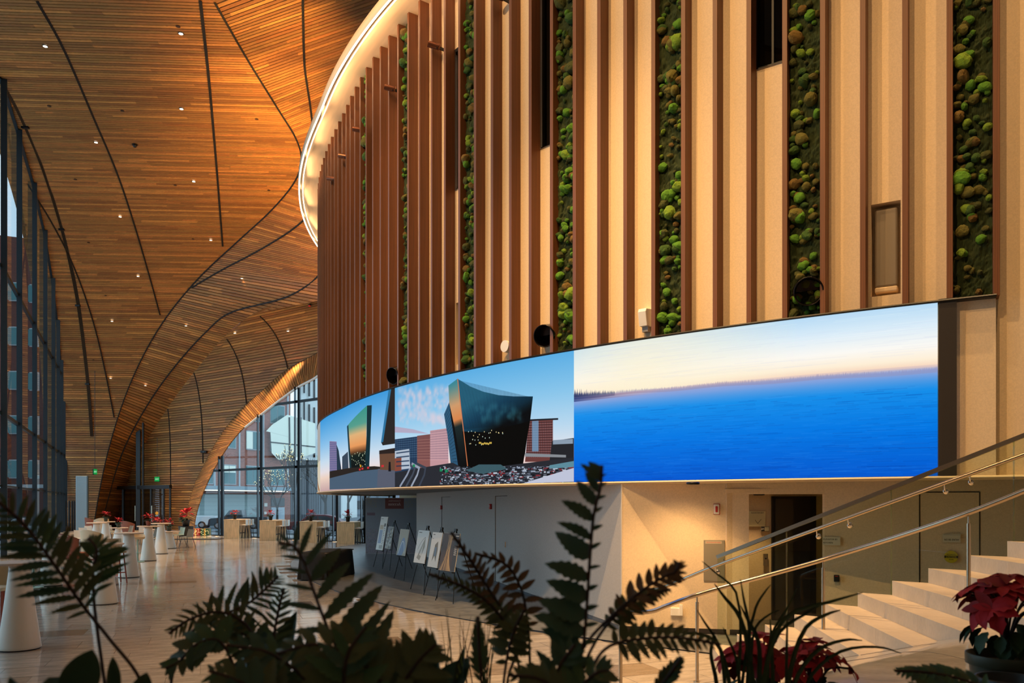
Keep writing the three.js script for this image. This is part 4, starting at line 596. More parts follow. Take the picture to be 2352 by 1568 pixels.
for (const [px, py] of [[662, 757], [540, 762]]) { const h = hit3(px, py), p = S3(h.u, h.s).add(new THREE.Vector3(0, -0.08, 0.05)); down(p, V(p.x, 0, -p.z - 1), LIGHTS.downlight * 0.7, 'small recessed downlight glowing in the dark entrance vault', 'downlights in the entrance vault'); }
{ const a = curve(C3), b = curve(C4); let best = null; for (let i = 0; i <= 200; i++) { const p = a.getPoint(i / 200).lerp(b.getPoint(i / 200), 0.5), e = Math.hypot(CX + F * p.x / -p.z - 588, HZ - F * (p.y - EYE) / -p.z - 931); if (!best || e < best[0]) best = [e, p]; } const p = best[1].add(new THREE.Vector3(0, -0.08, 0.06)); down(p, V(p.x, 0, -p.z - 1), LIGHTS.downlight * 0.7, 'small recessed downlight glowing in the arch over the street glazing', 'downlight in the street arch'); }
// lamps of the same kind above the planters and the stair, outside the picture
for (const [x, d, tx, ty, td, k] of [[5.3, 7.2, 3.9, 0.7, 7.9, 0.95], [0.8, 8, 2.4, 0, 10.3, 0.7], [-1.2, 9, 0.0, 0, 11.8, 2.4], [-4.4, 14, -3.2, 0, 17.5, 0.8]]) down(V(x, 16.9, d), V(tx, ty, td), LIGHTS.near * k, 'recessed downlight high above the planters and stair', 'downlights over the stair', 0.4);
for (const [x, d, tx, ty, td, k] of [[-8.8, 5, 1, 9, 12.5, 1], [-5, 0, 5.5, 7.5, 9.9, 0.8], [-9, 12, -3.5, 9, 19, 0.9]]) down(V(x, 16.9, d), V(tx, ty, td), LIGHTS.wash * k, 'recessed wall washer aimed at the drum', 'wall washers in the ceiling', 0.55);
down(V(4.0, 2.13, 12.9), V(4.0, 0, 12.9), 6, 'recessed lamp in the ceiling of the doorway recess', undefined, 0.9);
down(V(2.5, 2.26, 11.0), V(2.5, 0, 12.4), 9, 'recessed lamp under the drum lip washing the cream wall', undefined, 0.9);
// sprinklers and dark dots
for (const [px, py] of [[410, 58], [114, 241], [282, 252], [590, 271], [618, 435], [174, 410], [204, 555], [444, 547], [243, 677], [403, 423], [215, 825]]) { const h = hit1(px, py), p = S1(h.X, h.s).add(new THREE.Vector3(0, -0.05, 0.03)), o = thing('sprinkler', 'tiny dark sprinkler cap in the main timber vault', 'sprinkler', p, 0, 'sprinklers in the main vault'); obj('cap', cyl(0.06, 0.075, 0.03, 0, 0, 0, 14), std({ color: 0x3a2414, roughness: 0.6 }), o); }
{ const h = hit1(311, 330), p = S1(h.X, h.s).add(new THREE.Vector3(0, -0.06, 0.05)), o = thing('ceiling_camera', 'small black camera dome on the main timber vault', 'camera', p); obj('base', cyl(0.11, 0.11, 0.06, 0, 0, 0), M.black, o); obj('dome', new THREE.SphereGeometry(0.08, 16, 10).translate(0, -0.05, 0), M.black, o); }
{ // black slot running down the vault
  const o = thing('track_slot', 'long black light track curving down the main timber vault', 'track'); const pts = [[-10, 165], [30, 228], [60, 290], [90, 360], [118, 440], [143, 525], [163, 610], [180, 700], [192, 790], [202, 880], [211, 1002]].map(([a, b]) => { const h = hit1(a, b); return S1(h.X, h.s); }); seamStrip(pts, 0.2, o, 'rail', M.black, 0.12);
  for (const i of [2, 5, 7, 9]) obj('joint_clip', bx(0.28, 0.1, 0.14).translate(pts[i].x, pts[i].y - 0.06, pts[i].z + 0.06), M.blackMetal, o);
}

// ---------------------------------------------------------------- leaves
function leafGeo(w = 0.45, serr = 0, droop = 0.15, fold = 0.12, tip = 1.4, nu = 10) {   // unit leaf along +x, upper face +y
  return gridGeo((u, v) => { const s = v * 2 - 1, prof_ = Math.pow(Math.sin(Math.PI * Math.pow(u, 1 / tip)), 0.8), hw = w / 2 * prof_ * (1 + serr * (Math.floor(u * nu) % 2 ? 0.5 : -0.5)); return new THREE.Vector3(u, -droop * u * u + fold * Math.abs(s) * prof_ * w, s * hw); }, nu, 2);
}
const bractGeo = [leafGeo(0.5, 0, 0.25, 0.15, 1.1, 7), leafGeo(0.62, 0.25, 0.35, 0.2, 1.0, 7), leafGeo(0.42, 0, 0.1, 0.1, 1.2, 7)];
function orient(m, pos, dir, up, sx, sy, sz) { const x = dir.clone().normalize(), z = x.clone().cross(up).normalize(), y = z.clone().cross(x).normalize(); m.matrix.makeBasis(x, y, z).scale(new THREE.Vector3(sx, sy, sz)).setPosition(pos); m.matrix.decompose(m.position, m.quaternion, m.scale); return m; }
const UPV = new THREE.Vector3(0, 1, 0);
const sph = (a, e) => new THREE.Vector3(Math.cos(e) * Math.cos(a), Math.sin(e), Math.cos(e) * Math.sin(a));
function smallPoinsettia(label, pos, scale, potMat, group, full = 1) {                 // distant plant: bracts and leaves each joined
  const o = thing('poinsettia', label, 'plant', pos, 0, group), red = [], green = [], dummy = new THREE.Object3D();
  for (let i = 0; i < 34; i++) { const a = rr(0, 6.283), e = rr(-0.15, 1.2), d = sph(a, e), b = d.clone().multiplyScalar(rr(0.05, 0.16)).add(new THREE.Vector3(0, 0.3, 0)); orient(dummy, b, d.add(new THREE.Vector3(0, rr(-0.4, 0.2), 0)), sph(a, e + 1.2), rr(0.09, 0.15), 0.12, rr(0.1, 0.16)); red.push(pick(bractGeo).clone().applyMatrix4(dummy.matrix.compose(dummy.position, dummy.quaternion, dummy.scale))); }
  for (let i = 0; i < 14; i++) { const a = rr(0, 6.283), d = sph(a, rr(-0.5, 0.1)); orient(dummy, d.clone().multiplyScalar(0.06).add(new THREE.Vector3(0, 0.24, 0)), d, UPV, 0.15, 0.12, 0.12); green.push(bractGeo[0].clone().applyMatrix4(dummy.matrix.compose(dummy.position, dummy.quaternion, dummy.scale))); }
  obj('bracts', red, pick([M.red, M.red, M.pinkRed]), o); obj('leaves', green, M.leaf, o);
  obj('pot', new THREE.LatheGeometry([[0, 0], [0.07, 0], [0.095, 0.17], [0.105, 0.17], [0.105, 0.19], [0.085, 0.19], [0.08, 0.16], [0, 0.16]].map((p) => new THREE.Vector2(...p)), 16), potMat, o);
  o.scale.setScalar(scale); return o;
}

// ---------------------------------------------------------------- furniture
const lathe = (pts, n = 28) => new THREE.LatheGeometry(pts.map((p) => new THREE.Vector2(...p)), n);
function coneTable(label, pos, h, topR, group) {
  const o = thing('cone_table', label, 'table', pos, 0, group), k = h > 1 ? 1 : 1.15, t = h - 0.035;
  obj('cone_base', lathe([[0, 0.012], [0.25 * k, 0.012], [0.262 * k, 0.02], [0.258 * k, 0.05], [0.2 * k, t * 0.42], [0.15 * k, t * 0.78], [0.128 * k, t * 0.94], [0.13 * k, t], [0, t]], 36), M.cream, o);
  obj('floor_ring', cyl(0.255 * k, 0.25 * k, 0.014, 0, 0.007, 0, 32), M.black, o);
  obj('tabletop', lathe([[0, t], [topR - 0.02, t], [topR, t + 0.012], [topR, t + 0.024], [topR - 0.006, t + 0.034], [0, t + 0.034]], 40), std({ color: 0xcdb9a6, roughness: 0.5 }), o); return o;
}
function shellChair(label, pos, turn, mat, group) {                                     // moulded shell on thin black legs, faces +z
  const o = thing('shell_chair', label, 'chair', pos, turn, group);
  obj('shell', gridGeo((u, v) => { const s = u * 2 - 1, w = 0.23 - 0.02 * v; if (v < 0.55) { const q = v / 0.55; return new THREE.Vector3(s * w, 0.46 + 0.03 * s * s - 0.02 * Math.sin(q * 3), 0.22 - 0.42 * q); } const q = (v - 0.55) / 0.45; return new THREE.Vector3(s * (w - 0.02 * q), 0.45 + 0.36 * q + 0.02 * s * s, -0.2 - 0.1 * q + 0.07 * s * s); }, 8, 14), mat, o);
  obj('seat_pad', rbx(0.4, 0.03, 0.38, 0.012, 0, 0.47, 0.02), mat, o);
  for (const [x, z] of [[-1, 1], [1, 1], [-1, -1], [1, -1]]) obj('leg', tube([new THREE.Vector3(x * 0.17, 0.45, z * 0.14), new THREE.Vector3(x * 0.235, 0.006, z * 0.25)], 0.011, 6), M.black, o);
  return o;
}
function loungeChair(label, pos, turn, outer, inner, group) {                           // high curved back on swivel base
  const o = thing('lounge_chair', label, 'chair', pos, turn, group);
  const back = (r, y0, y1, t) => gridGeo((u, v) => { const a = (u - 0.5) * 2.9, f = 1 + 0.12 * v, top = y0 + (y1 - y0) * v * (0.72 + 0.28 * Math.cos(a * 0.95)); return new THREE.Vector3(Math.sin(a) * r * f, top, -Math.cos(a) * r * f * 0.9); }, 26, 6);
  obj('outer_shell', back(0.4, 0.3, 1.05), outer, o); obj('inner_pad', back(0.365, 0.34, 1.03), inner, o); obj('seat', rbx(0.64, 0.16, 0.62, 0.06, 0, 0.38, 0.02), inner, o); obj('shell_floor', cyl(0.38, 0.3, 0.06, 0, 0.29, -0.02, 24), outer, o);
  obj('column', cyl(0.03, 0.03, 0.26, 0, 0.14, 0), M.terracotta, o); obj('foot', cyl(0.27, 0.28, 0.02, 0, 0.012, 0, 30), M.terracotta, o); return o;
}
function barChair(label, pos, turn, frame, seat, group) {
  const o = thing('bar_stool', label, 'stool', pos, turn, group);
  obj('seat', rbx(0.42, 0.05, 0.4, 0.02, 0, 0.78, 0), seat, o); obj('backrest', gridGeo((u, v) => { const a = (u - 0.5) * 2.2; return new THREE.Vector3(Math.sin(a) * 0.22, 0.8 + 0.3 * v, -Math.cos(a) * 0.2 - 0.03 * v); }, 14, 3), seat, o);
  for (const [x, z] of [[-1, 1], [1, 1], [-1, -1], [1, -1]]) obj('leg', tube([new THREE.Vector3(x * 0.15, 0.77, z * 0.14), new THREE.Vector3(x * 0.21, 0.006, z * 0.2)], 0.016, 6), frame, o);
  obj('footrest', tube([new THREE.Vector3(-0.185, 0.28, 0.18), new THREE.Vector3(0.185, 0.28, 0.18)], 0.014, 6), frame, o); return o;
}
function pedestalStool(label, pos, turn, frame, seat, group) {
  const o = thing('pedestal_stool', label, 'stool', pos, turn, group);
  obj('seat', gridGeo((u, v) => { const a = u * Math.PI * 2, r = 0.21 * Math.min(1, v * 1.4), rim = v > 0.72 ? (v - 0.72) / 0.28 : 0; return new THREE.Vector3(Math.cos(a) * (r + rim * 0.03), 0.76 + rim * (0.08 + 0.16 * Math.max(0, -Math.sin(a))), Math.sin(a) * (r + rim * 0.03)); }, 24, 8), seat, o);
  obj('column', cyl(0.026, 0.026, 0.74, 0, 0.39, 0), frame, o); obj('foot', cyl(0.21, 0.22, 0.018, 0, 0.012, 0, 28), frame, o); obj('foot_disc', cyl(0.11, 0.11, 0.016, 0, 0.3, 0, 24), frame, o); return o;
}
{
  const highs = [[45, 1490, 'large cone table with a terracotta stool, farthest from the entrance doors'], [116, 1344, 'cone table behind the big fern frond beside the left glazing'], [238, 1386, 'cone table half hidden by the fern fronds'], [296, 1325, 'bare cone table between fern frond and brown high back chair'], [341, 1287, 'cone table carrying a red poinsettia in clay pot'], [370, 1271, 'bare cone table next to the low cone table'], [222, 1268, 'cone table behind the tan lounge chair'], [243, 1262, 'cone table carrying a poinsettia in front of the timber leg']];
  highs.forEach(([px, py, lab], i) => coneTable(lab, onFloor(px, py), 1.19, 0.37));
  const lowP = onFloor(388, 1259); coneTable('low cone dining table with grey shell chairs around it', lowP, 0.75, 0.48);
  coneTable('low cone table with a red poinsettia by the glass doors', onFloor(272, 1246), 0.75, 0.45); coneTable('low cone table behind the cone table with clay pot plant', onFloor(352, 1252), 0.75, 0.45);
  shellChair('grey shell chair at the right of the low cone table, turned to it', onFloor(430, 1257), -1.9, M.greyChair); shellChair('grey shell chair in front of the low cone table, back to the planters', onFloor(393, 1258.5).add(new THREE.Vector3(-0.25, 0, 1.0)), 2.3, M.greyChair); shellChair('sage green shell chair behind the low cone table', onFloor(410, 1251), -0.6, M.sageChair);
  shellChair('grey shell chair left of the low table with poinsettia', onFloor(256, 1243), 1.2, M.greyChair, 'chairs by the glass doors'); shellChair('grey shell chair right of the low table with poinsettia', onFloor(272, 1243).add(new THREE.Vector3(0.6, 0, 0.3)), -1.6, M.greyChair, 'chairs by the glass doors'); shellChair('pale shell chair behind the cone table with clay pot plant', onFloor(331, 1250), 0.6, M.paleChair); shellChair('dark grey shell chair between the two far cone tables', onFloor(354, 1257), -0.4, std({ color: 0x6b706d, roughness: 0.6 }));
  shellChair('pale grey shell chair beside the tan lounge chair', onFloor(196, 1252), 1.0, M.paleChair, 'pale chairs by the column'); shellChair('pale grey shell chair nearest the steel column', onFloor(208, 1245), 1.0, M.paleChair); shellChair('pale grey shell chair behind the brown leather chair', onFloor(185, 1262), 0.8, M.paleChair);
  loungeChair('brown leather lounge chair behind the fern fronds', onFloor(170, 1302), 2.5, M.brown, M.brown); loungeChair('tan channelled lounge chair with back to the planters', onFloor(216, 1285), 2.9, M.tan, M.tan);
  loungeChair('brown and cream high back lounge chair near the entrance', onFloor(298, 1242), 2.7, M.brown, M.tan); loungeChair('brown lounge chair by the foot of the timber leg', onFloor(211, 1226), 2.4, M.brown, M.tan); loungeChair('cream lounge chair by the foot of the timber leg', onFloor(232, 1228), -2.4, M.tan, M.tan);
  barChair('terracotta framed bar stool with tan seat beside a bare cone table', onFloor(264, 1340), 0.8, M.terracotta, M.tan); barChair('terracotta framed bar stool beside the large cone table', onFloor(6, 1475), -0.3, M.terracotta, M.tan); pedestalStool('mint green pedestal stool between two cone tables', onFloor(316, 1290), 0.5, M.mint, M.tan); pedestalStool('mint green pedestal stool by the left glazing', onFloor(77, 1350), 2.2, M.mint, M.greyChair); pedestalStool('brown pedestal stool in front of the terracotta bar stool', onFloor(285, 1322), 2.2, M.terracotta, M.brown);
  const top = (px, py, y) => { const p = onFloor(px, py); p.y = y; return p; };
  smallPoinsettia('red poinsettia in clay pot on a cone table', top(341, 1287, 1.192), 0.9, M.clay); smallPoinsettia('red poinsettia on the cone table before the timber leg', top(243, 1262, 1.192), 0.9, M.pot);
  smallPoinsettia('red poinsettia on the low cone table by the glass doors', top(272, 1246, 0.752), 1.05, M.pot); smallPoinsettia('red poinsettia in green pot on the low cone table with grey chairs', lowP.clone().setY(0.752), 1.15, M.pot); smallPoinsettia('red poinsettia on the low table behind the clay pot cone table', top(352, 1252, 0.752).add(new THREE.Vector3(0.6, 0, 0)).clone().setX(onFloor(352, 1252).x + 0.15), 1.15, M.pot);
  // planter tub and gift boxes at the foot of the street arch
  { const p = onFloor(427, 1233); const o = thing('planter_tub', 'dark round planter tub at the foot of the street arch', 'planter', p); obj('tub', lathe([[0, 0], [0.34, 0], [0.42, 0.62], [0.4, 0.62], [0.38, 0.55], [0, 0.55]], 28), M.black, o); smallPoinsettia('big red poinsettia bush in the dark planter tub', p.clone().setY(0.555), 2.3, M.black); }
  [[452, 1229.5, 0xb02a1c, 'red'], [473, 1229.5, 0x24502a, 'green']].forEach(([px, py, c, n]) => { const p = onFloor(px, py), o = thing('gift_box', n + ' wrapped gift box with lights by the street arch', 'gift box', p); obj('box', rbx(0.5, 0.42, 0.4, 0.02, 0, 0.21, 0), std({ color: c, roughness: 0.5 }), o); obj('ribbon', [bx(0.08, 0.425, 0.405, 0, 0.213, 0), bx(0.505, 0.425, 0.07, 0, 0.213, 0)], std({ color: 0xd8a030, roughness: 0.4 }), o); const g = []; for (let i = 0; i < 26; i++) g.push(new THREE.SphereGeometry(0.016, 6, 4).translate(rr(-0.24, 0.24), rr(0.03, 0.42), 0.21)); obj('string_light', g, glow([1, 0.75, 0.3], 2), o).userData.kind = 'stuff'; });
  { const p = onFloor(452, 1238), o = thing('entrance_mat', 'thin dark mat on the floor before the gift boxes', 'mat', p.clone().setY(0.004)); obj('mat', rbx(2.6, 0.016, 1.1, 0.006, 0, 0.008, 0), M.black, o); }
}
// bar tables with stools along the street glazing
[[532, 1237, 'first'], [615, 1241, 'second'], [708, 1245.6, 'third'], [794, 1249, 'fourth']].forEach(([px, py, nth], i) => {
  const p = onFloor(px, py), lab = ['beside the grey pickup outside', 'before the second mullion', 'in front of the red car outside', 'beside the photo banner wall'][i];
  const o = thing('bar_table', 'light oak bar table ' + lab, 'table', p.clone().add(new THREE.Vector3(0, 0, -0.9)));
  obj('end_panel', rbx(0.84, 1.0, 0.06, 0.004, 0, 0.5, 0.9), M.oak, o); obj('end_panel', rbx(0.84, 1.0, 0.06, 0.004, 0, 0.5, -0.9), M.oak, o); obj('top', rbx(0.86, 0.05, 1.88, 0.006, 0, 1.03, 0), M.oak, o); obj('foot_rail', bx(0.04, 0.05, 1.74, 0.1, 0.28, 0), M.black, o);
  smallPoinsettia('red poinsettia on the oak bar table ' + lab, p.clone().add(new THREE.Vector3(0, 1.056, -0.5)), 1.15, M.black);
  for (let k = 0; k < 3; k++) { const s = thing('counter_stool', 'white shell counter stool with dark timber legs tucked under bar table ' + ['one', 'two', 'three', 'four'][i] + ' from the arch', 'stool', p.clone().add(new THREE.Vector3(0.5, 0, -0.45 - 0.5 * k)), -Math.PI / 2, 'stools at bar table ' + ['one', 'two', 'three', 'four'][i]); obj('seat', rbx(0.38, 0.05, 0.36, 0.02, 0, 0.74, 0), M.white, s); obj('backrest', rbx(0.36, 0.3, 0.03, 0.012, 0, 0.9, -0.18), M.white, s); for (const [a, b] of [[-1, 1], [1, 1], [-1, -1], [1, -1]]) obj('leg', tube([new THREE.Vector3(a * 0.14, 0.72, b * 0.13), new THREE.Vector3(a * 0.19, 0.005, b * 0.18)], 0.018, 6), std({ color: 0x3a2a1c, roughness: 0.5 }), s); }
});
// floor lamps set flush in the floor by the glazing
for (const [px, py] of [[481, 1231], [498, 1231.5], [584, 1236], [676, 1240.5], [769, 1244.5]]) { const o = thing('floor_light', 'small round light set flush in the floor by the street glazing', 'floor light', onFloor(px, py).setY(0.004), 0, 'floor lights along the glazing'); obj('ring', cyl(0.15, 0.16, 0.014, 0, 0.005, 0, 24), M.steel, o); obj('lens', cyl(0.12, 0.12, 0.018, 0, 0.006, 0, 24), glow([1, 0.85, 0.6], 1.6), o); }
// draped table
{
  const o = thing('draped_table', 'low table under a black cloth beside the grey floor inset', 'table', V(-4.95, 0, 21.3), -0.16), w = 0.82, l = 1.9, h = 0.72;
  obj('cloth', gridGeo((u, v) => { const a = u * Math.PI * 2, q = (t) => Math.sign(t) * Math.pow(Math.abs(t), 0.22), x = q(Math.cos(a)), z = q(Math.sin(a)); if (v < 0.5) { const k = v * 2; return new THREE.Vector3(x * w / 2 * k, h, z * l / 2 * k); } const k = (v - 0.5) * 2, f = 1 + k * (0.09 + 0.06 * Math.sin(a * 13)); return new THREE.Vector3(x * w / 2 * f, h - 0.012 - k * (h - 0.03), z * l / 2 * (1 + k * (0.03 + 0.025 * Math.sin(a * 13)))); }, 96, 12), M.cloth, o);
  obj('tabletop', rbx(w - 0.02, 0.03, l - 0.02, 0.01, 0, h - 0.03, 0), std({ color: 0x5c4a36, roughness: 0.7 }), o);
}
// banner wall
{
  const o = thing('banner_wall', 'grey photo banner wall with mirrored Access lettering and blossom print', 'banner', V(-4.35, 0, 30.75), 0.0);
  obj('frame', bx(2.6, 2.16, 0.08, 0, 1.09, 0), M.greyWall, o);
  obj('print', new THREE.PlaneGeometry(2.58, 2.12).translate(0, 1.09, 0.045), std({ map: canvasTex(1024, 842, (g, w, h) => {
    const gr = g.createLinearGradient(0, 0, 0, h); gr.addColorStop(0, '#7b858e'); gr.addColorStop(0.6, '#84878e'); gr.addColorStop(1, '#8d8288'); g.fillStyle = gr; g.fillRect(0, 0, w, h); let r = 3; const rn = () => { r = (r * 16807) % 2147483647; return r / 2147483647; };
    for (let i = 0; i < 2600; i++) { const x = rn() * w, y = h * (0.55 + 0.45 * rn()), e = Math.abs(x / w - 0.4); if (rn() > 0.35 + e) continue; g.fillStyle = pick(['#8a6a72', '#a07f86', '#6a5560', '#9a8a60', '#5f5a4a', '#b09098']); g.globalAlpha = 0.6; g.fillRect(x, y, 3 + rn() * 9, 3 + rn() * 9); }
    for (let i = 0; i < 300; i++) { g.fillStyle = '#8f8a72'; g.fillRect(rn() < 0.5 ? rn() * w * 0.16 : w * (0.58 + rn() * 0.2), rn() * h * 0.16, 3 + rn() * 6, 3 + rn() * 10); } g.globalAlpha = 1;
    g.fillStyle = '#6b3a34'; g.fillRect(w * 0.29, 0, w * 0.28, h * 0.19); g.save(); g.translate(w * 0.43, h * 0.13); g.scale(-1, 1); g.fillStyle = '#b8a8a0'; g.textAlign = 'center'; g.font = 'bold 58px serif'; g.fillText('Access', 0, 0); g.font = '34px serif'; g.fillText('Connection', 0, -60); g.restore();
    g.fillStyle = '#74606a'; g.fillRect(w * 0.02, h * 0.26, w * 0.12, h * 0.05);
  }), roughness: 0.7 }), o);
}
// easels with boards
{
  const prints = {
    plan: (g, w, h) => { g.fillStyle = '#cfcac0'; g.fillRect(0, 0, w, h); g.fillStyle = '#8a8a80'; g.fillRect(w * 0.1, h * 0.05, w * 0.3, h * 0.02); g.fillStyle = '#8d97a8'; g.fillRect(w * 0.12, h * 0.4, w * 0.45, h * 0.4); g.fillStyle = '#b9a68e'; g.fillRect(w * 0.1, h * 0.25, w * 0.5, h * 0.13); for (let i = 0; i < 14; i++) { g.fillStyle = '#3c3830'; g.fillRect(w * 0.68, h * (0.2 + 0.05 * i), w * (0.1 + 0.14 * hash(i, 4)), h * 0.012); } g.fillStyle = '#4a3d36'; g.fillRect(w * 0.66, h * 0.2, w * 0.2, h * 0.09); for (let i = 0; i < 8; i++) { g.fillStyle = '#5a564e'; g.fillRect(w * (0.4 + 0.06 * i), h * 0.86, w * 0.03, h * 0.1); } },
    aerial: (g, w, h) => { g.fillStyle = '#8f8c84'; g.fillRect(0, 0, w, h); for (let i = 0; i < 120; i++) { g.fillStyle = pick(['#a8a69e', '#6e6a60', '#9a8f7a', '#7c7f86', '#b8b4aa']); g.fillRect(hash(i, 1) * w, hash(i, 2) * h, 20 + hash(i, 3) * 90, 10 + hash(i, 4) * 60); } },
    arch: (g, w, h) => { g.fillStyle = '#a49a88'; g.fillRect(0, 0, w, h); g.fillStyle = '#7c8aa0'; g.beginPath(); g.moveTo(w * 0.1, h); g.quadraticCurveTo(w * 0.5, -h * 0.2, w * 0.9, h * 0.7); g.lineTo(w * 0.6, h); g.closePath(); g.fill(); g.strokeStyle = '#e0dccf'; g.lineWidth = 14; g.beginPath(); g.moveTo(w * 0.2, h * 0.95); g.quadraticCurveTo(w * 0.5, 0, w * 0.85, h * 0.9); g.stroke(); },
    sketch: (g, w, h) => { g.fillStyle = '#cac8c2'; g.fillRect(0, 0, w, h); g.fillStyle = '#6a6862'; g.fillRect(w * 0.1, h * 0.05, w * 0.26, h * 0.025); g.fillStyle = '#8d8a7e'; g.beginPath(); g.moveTo(w * 0.2, h * 0.85); g.lineTo(w * 0.75, h * 0.2); g.lineTo(w * 0.8, h * 0.5); g.lineTo(w * 0.5, h * 0.92); g.closePath(); g.fill(); g.fillStyle = '#bdbab2'; g.beginPath(); g.moveTo(w * 0.4, h * 0.75); g.lineTo(w * 0.65, h * 0.4); g.lineTo(w * 0.62, h * 0.8); g.closePath(); g.fill(); g.strokeStyle = '#4a4840'; g.lineWidth = 7; g.beginPath(); g.moveTo(w * 0.2, h * 0.6); g.quadraticCurveTo(w * 0.4, h * 0.3, w * 0.75, h * 0.2); g.stroke(); },
    tower: (g, w, h) => { g.fillStyle = '#c6c4be'; g.fillRect(0, 0, w, h); g.fillStyle = '#6a6862'; g.fillRect(w * 0.1, h * 0.05, w * 0.2, h * 0.025); g.fillRect(w * 0.1, h * 0.17, w * 0.1, h * 0.015); g.fillStyle = '#6c6558'; g.beginPath(); g.moveTo(w * 0.35, h * 0.85); g.lineTo(w * 0.45, h * 0.35); g.lineTo(w * 0.7, h * 0.25); g.lineTo(w * 0.78, h * 0.5); g.lineTo(w * 0.72, h * 0.85); g.lineTo(w * 0.55, h * 0.66); g.closePath(); g.fill(); g.fillStyle = '#5f6f80'; g.fillRect(w * 0.48, h * 0.42, w * 0.18, h * 0.26); },
    grove: (g, w, h) => { g.fillStyle = '#3b2d24'; g.fillRect(0, 0, w, h); for (let i = 0; i < 90; i++) { g.strokeStyle = pick(['#7a6242', '#9a7d50', '#594530', '#b0925e', '#2a2019']); g.lineWidth = 4 + 10 * hash(i, 7); const x = w * hash(i, 1) * 0.75; g.beginPath(); g.moveTo(x, h); g.quadraticCurveTo(w * 0.4, h * 0.6, w * (0.35 + 0.3 * hash(i, 2)), h * 0.05); g.stroke(); } g.fillStyle = '#2c2724'; g.fillRect(w * 0.74, 0, w * 0.26, h); g.fillStyle = '#b8b2a8'; for (let i = 0; i < 5; i++) g.fillRect(w * 0.8, h * (0.35 + 0.05 * i), w * 0.14, h * 0.02); g.fillRect(w * 0.78, h * 0.06, w * 0.18, h * 0.02); } };
  const list = [[886, 1303, 0.52, 1.02, 'plan', -1.0, 0.42, 'tall white information board on easel by the banner wall'], [906, 1308, 0.5, 0.66, 'aerial', -1.1, 0.5, 'grey aerial photo board on easel behind the tall white board'], [938, 1330, 0.6, 0.68, 'arch', -1.05, 0.5, 'tan arch picture board on easel before the banner wall'], [982, 1355, 0.56, 0.74, 'sketch', -1.0, 0.5, 'white board with a slanted building sketch on easel'], [1014, 1369, 0.5, 0.74, 'tower', -1.05, 0.5, 'white board with a dark tower drawing on easel'], [1046, 1381, 0.62, 0.76, 'grove', -0.95, 0.5, 'brown timber picture board on easel nearest the fern']];
  list.forEach(([px, py, w, h, pr, turn, y0, lab], i) => {
    const pos = onFloor(px, py, 0.014), e = thing('easel', 'thin black tripod easel holding the ' + lab.replace(/ on easel.*/, ''), 'easel', pos, turn), v = (x, y, z) => new THREE.Vector3(x, y, z);
    for (const s of [-1, 1]) obj('leg', tube([v(s * 0.03, 1.42, 0), v(s * 0.34, 0.008, 0.26)], 0.011, 6), M.black, e); obj('leg', tube([v(0, 1.42, -0.02), v(0, 0.008, -0.55)], 0.011, 6), M.black, e); obj('head', rbx(0.1, 0.05, 0.04, 0.01, 0, 1.43, -0.01), M.black, e); obj('ledge', bx(0.46, 0.02, 0.05, 0, y0 + 0.1, 0.2), M.black, e);
    const lean = -Math.atan2(0.26, 1.41), b = thing('display_board', lab, 'board', v(0, y0 + 0.12, 0.205).applyAxisAngle(UPV, turn).add(pos), turn); const pv = new THREE.Group(); const bg = bx(w, h, 0.012, 0, h / 2, 0.006).rotateX(lean), pg = new THREE.PlaneGeometry(w - 0.004, h - 0.004).translate(0, h / 2, 0.0145).rotateX(lean); obj('board', bg, M.white, b); obj('print', pg, std({ map: canvasTex(384, 512, prints[pr]), roughness: 0.6 }), b);
  });
}
// small things by the entrance
{ const p = onFloor(188, 1222), o = thing('steel_pylon', 'tall grey brushed steel column by the left glazing', 'column', p, 0.3); obj('body', rbx(0.68, 3.75, 0.3, 0.03, 0, 1.875, 0), std({ color: 0x8fa2aa, roughness: 0.4, metalness: 0.5 }), o); obj('edge', bx(0.05, 3.75, 0.31, 0.36, 1.875, 0), std({ color: 0x53626a, roughness: 0.4, metalness: 0.5 }), o); }
[150, 159, 166, 171].forEach((px, i) => { const p = onFloor(px, 1219), o = thing('door_post', 'slim black door post beside the steel column', 'post', p, 0, 'door posts by the steel column'); obj('post', rbx(0.09, 2.1, 0.09, 0.01, 0, 1.05, 0), M.black, o); obj('base', cyl(0.06, 0.06, 0.02, 0, 0.01, 0), M.black, o); });
function exitSign(label, px, py, d, topPy, turn) { const p = at(px, py, d), o = thing('exit_sign', label, 'sign', p, turn); obj('housing', rbx(0.36, 0.34, 0.05, 0.01), M.blackMetal, o); obj('face', new THREE.PlaneGeometry(0.33, 0.31).translate(0, 0, 0.028), std({ color: 0x031007, emissive: 0xffffff, emissiveMap: canvasTex(128, 120, (g, w, h) => { g.fillStyle = '#0c9a45'; g.fillRect(0, 0, w, h); g.fillStyle = '#c8ffdc'; g.font = 'bold 44px sans-serif'; g.textAlign = 'center'; g.textBaseline = 'middle'; g.fillText('EXIT', w / 2, h / 2); }), emissiveIntensity: 1.0 }), o); obj('cable', bx(0.02, (py - topPy) * d / F, 0.02, 0, (py - topPy) * d / F / 2 + 0.17, 0), M.black, o); const l = new THREE.PointLight(rgb(0.1, 1, 0.4), 0.08); l.position.copy(p).add(new THREE.Vector3(0, 0, 0.3)); scene.add(l); }
exitSign('green lit EXIT sign hanging above the glass entrance doors', 361, 1100, 54, 1010, 0.0); exitSign('green exit sign seen edge-on hanging on a long cable', 218, 1083, 46, 858, 1.45);

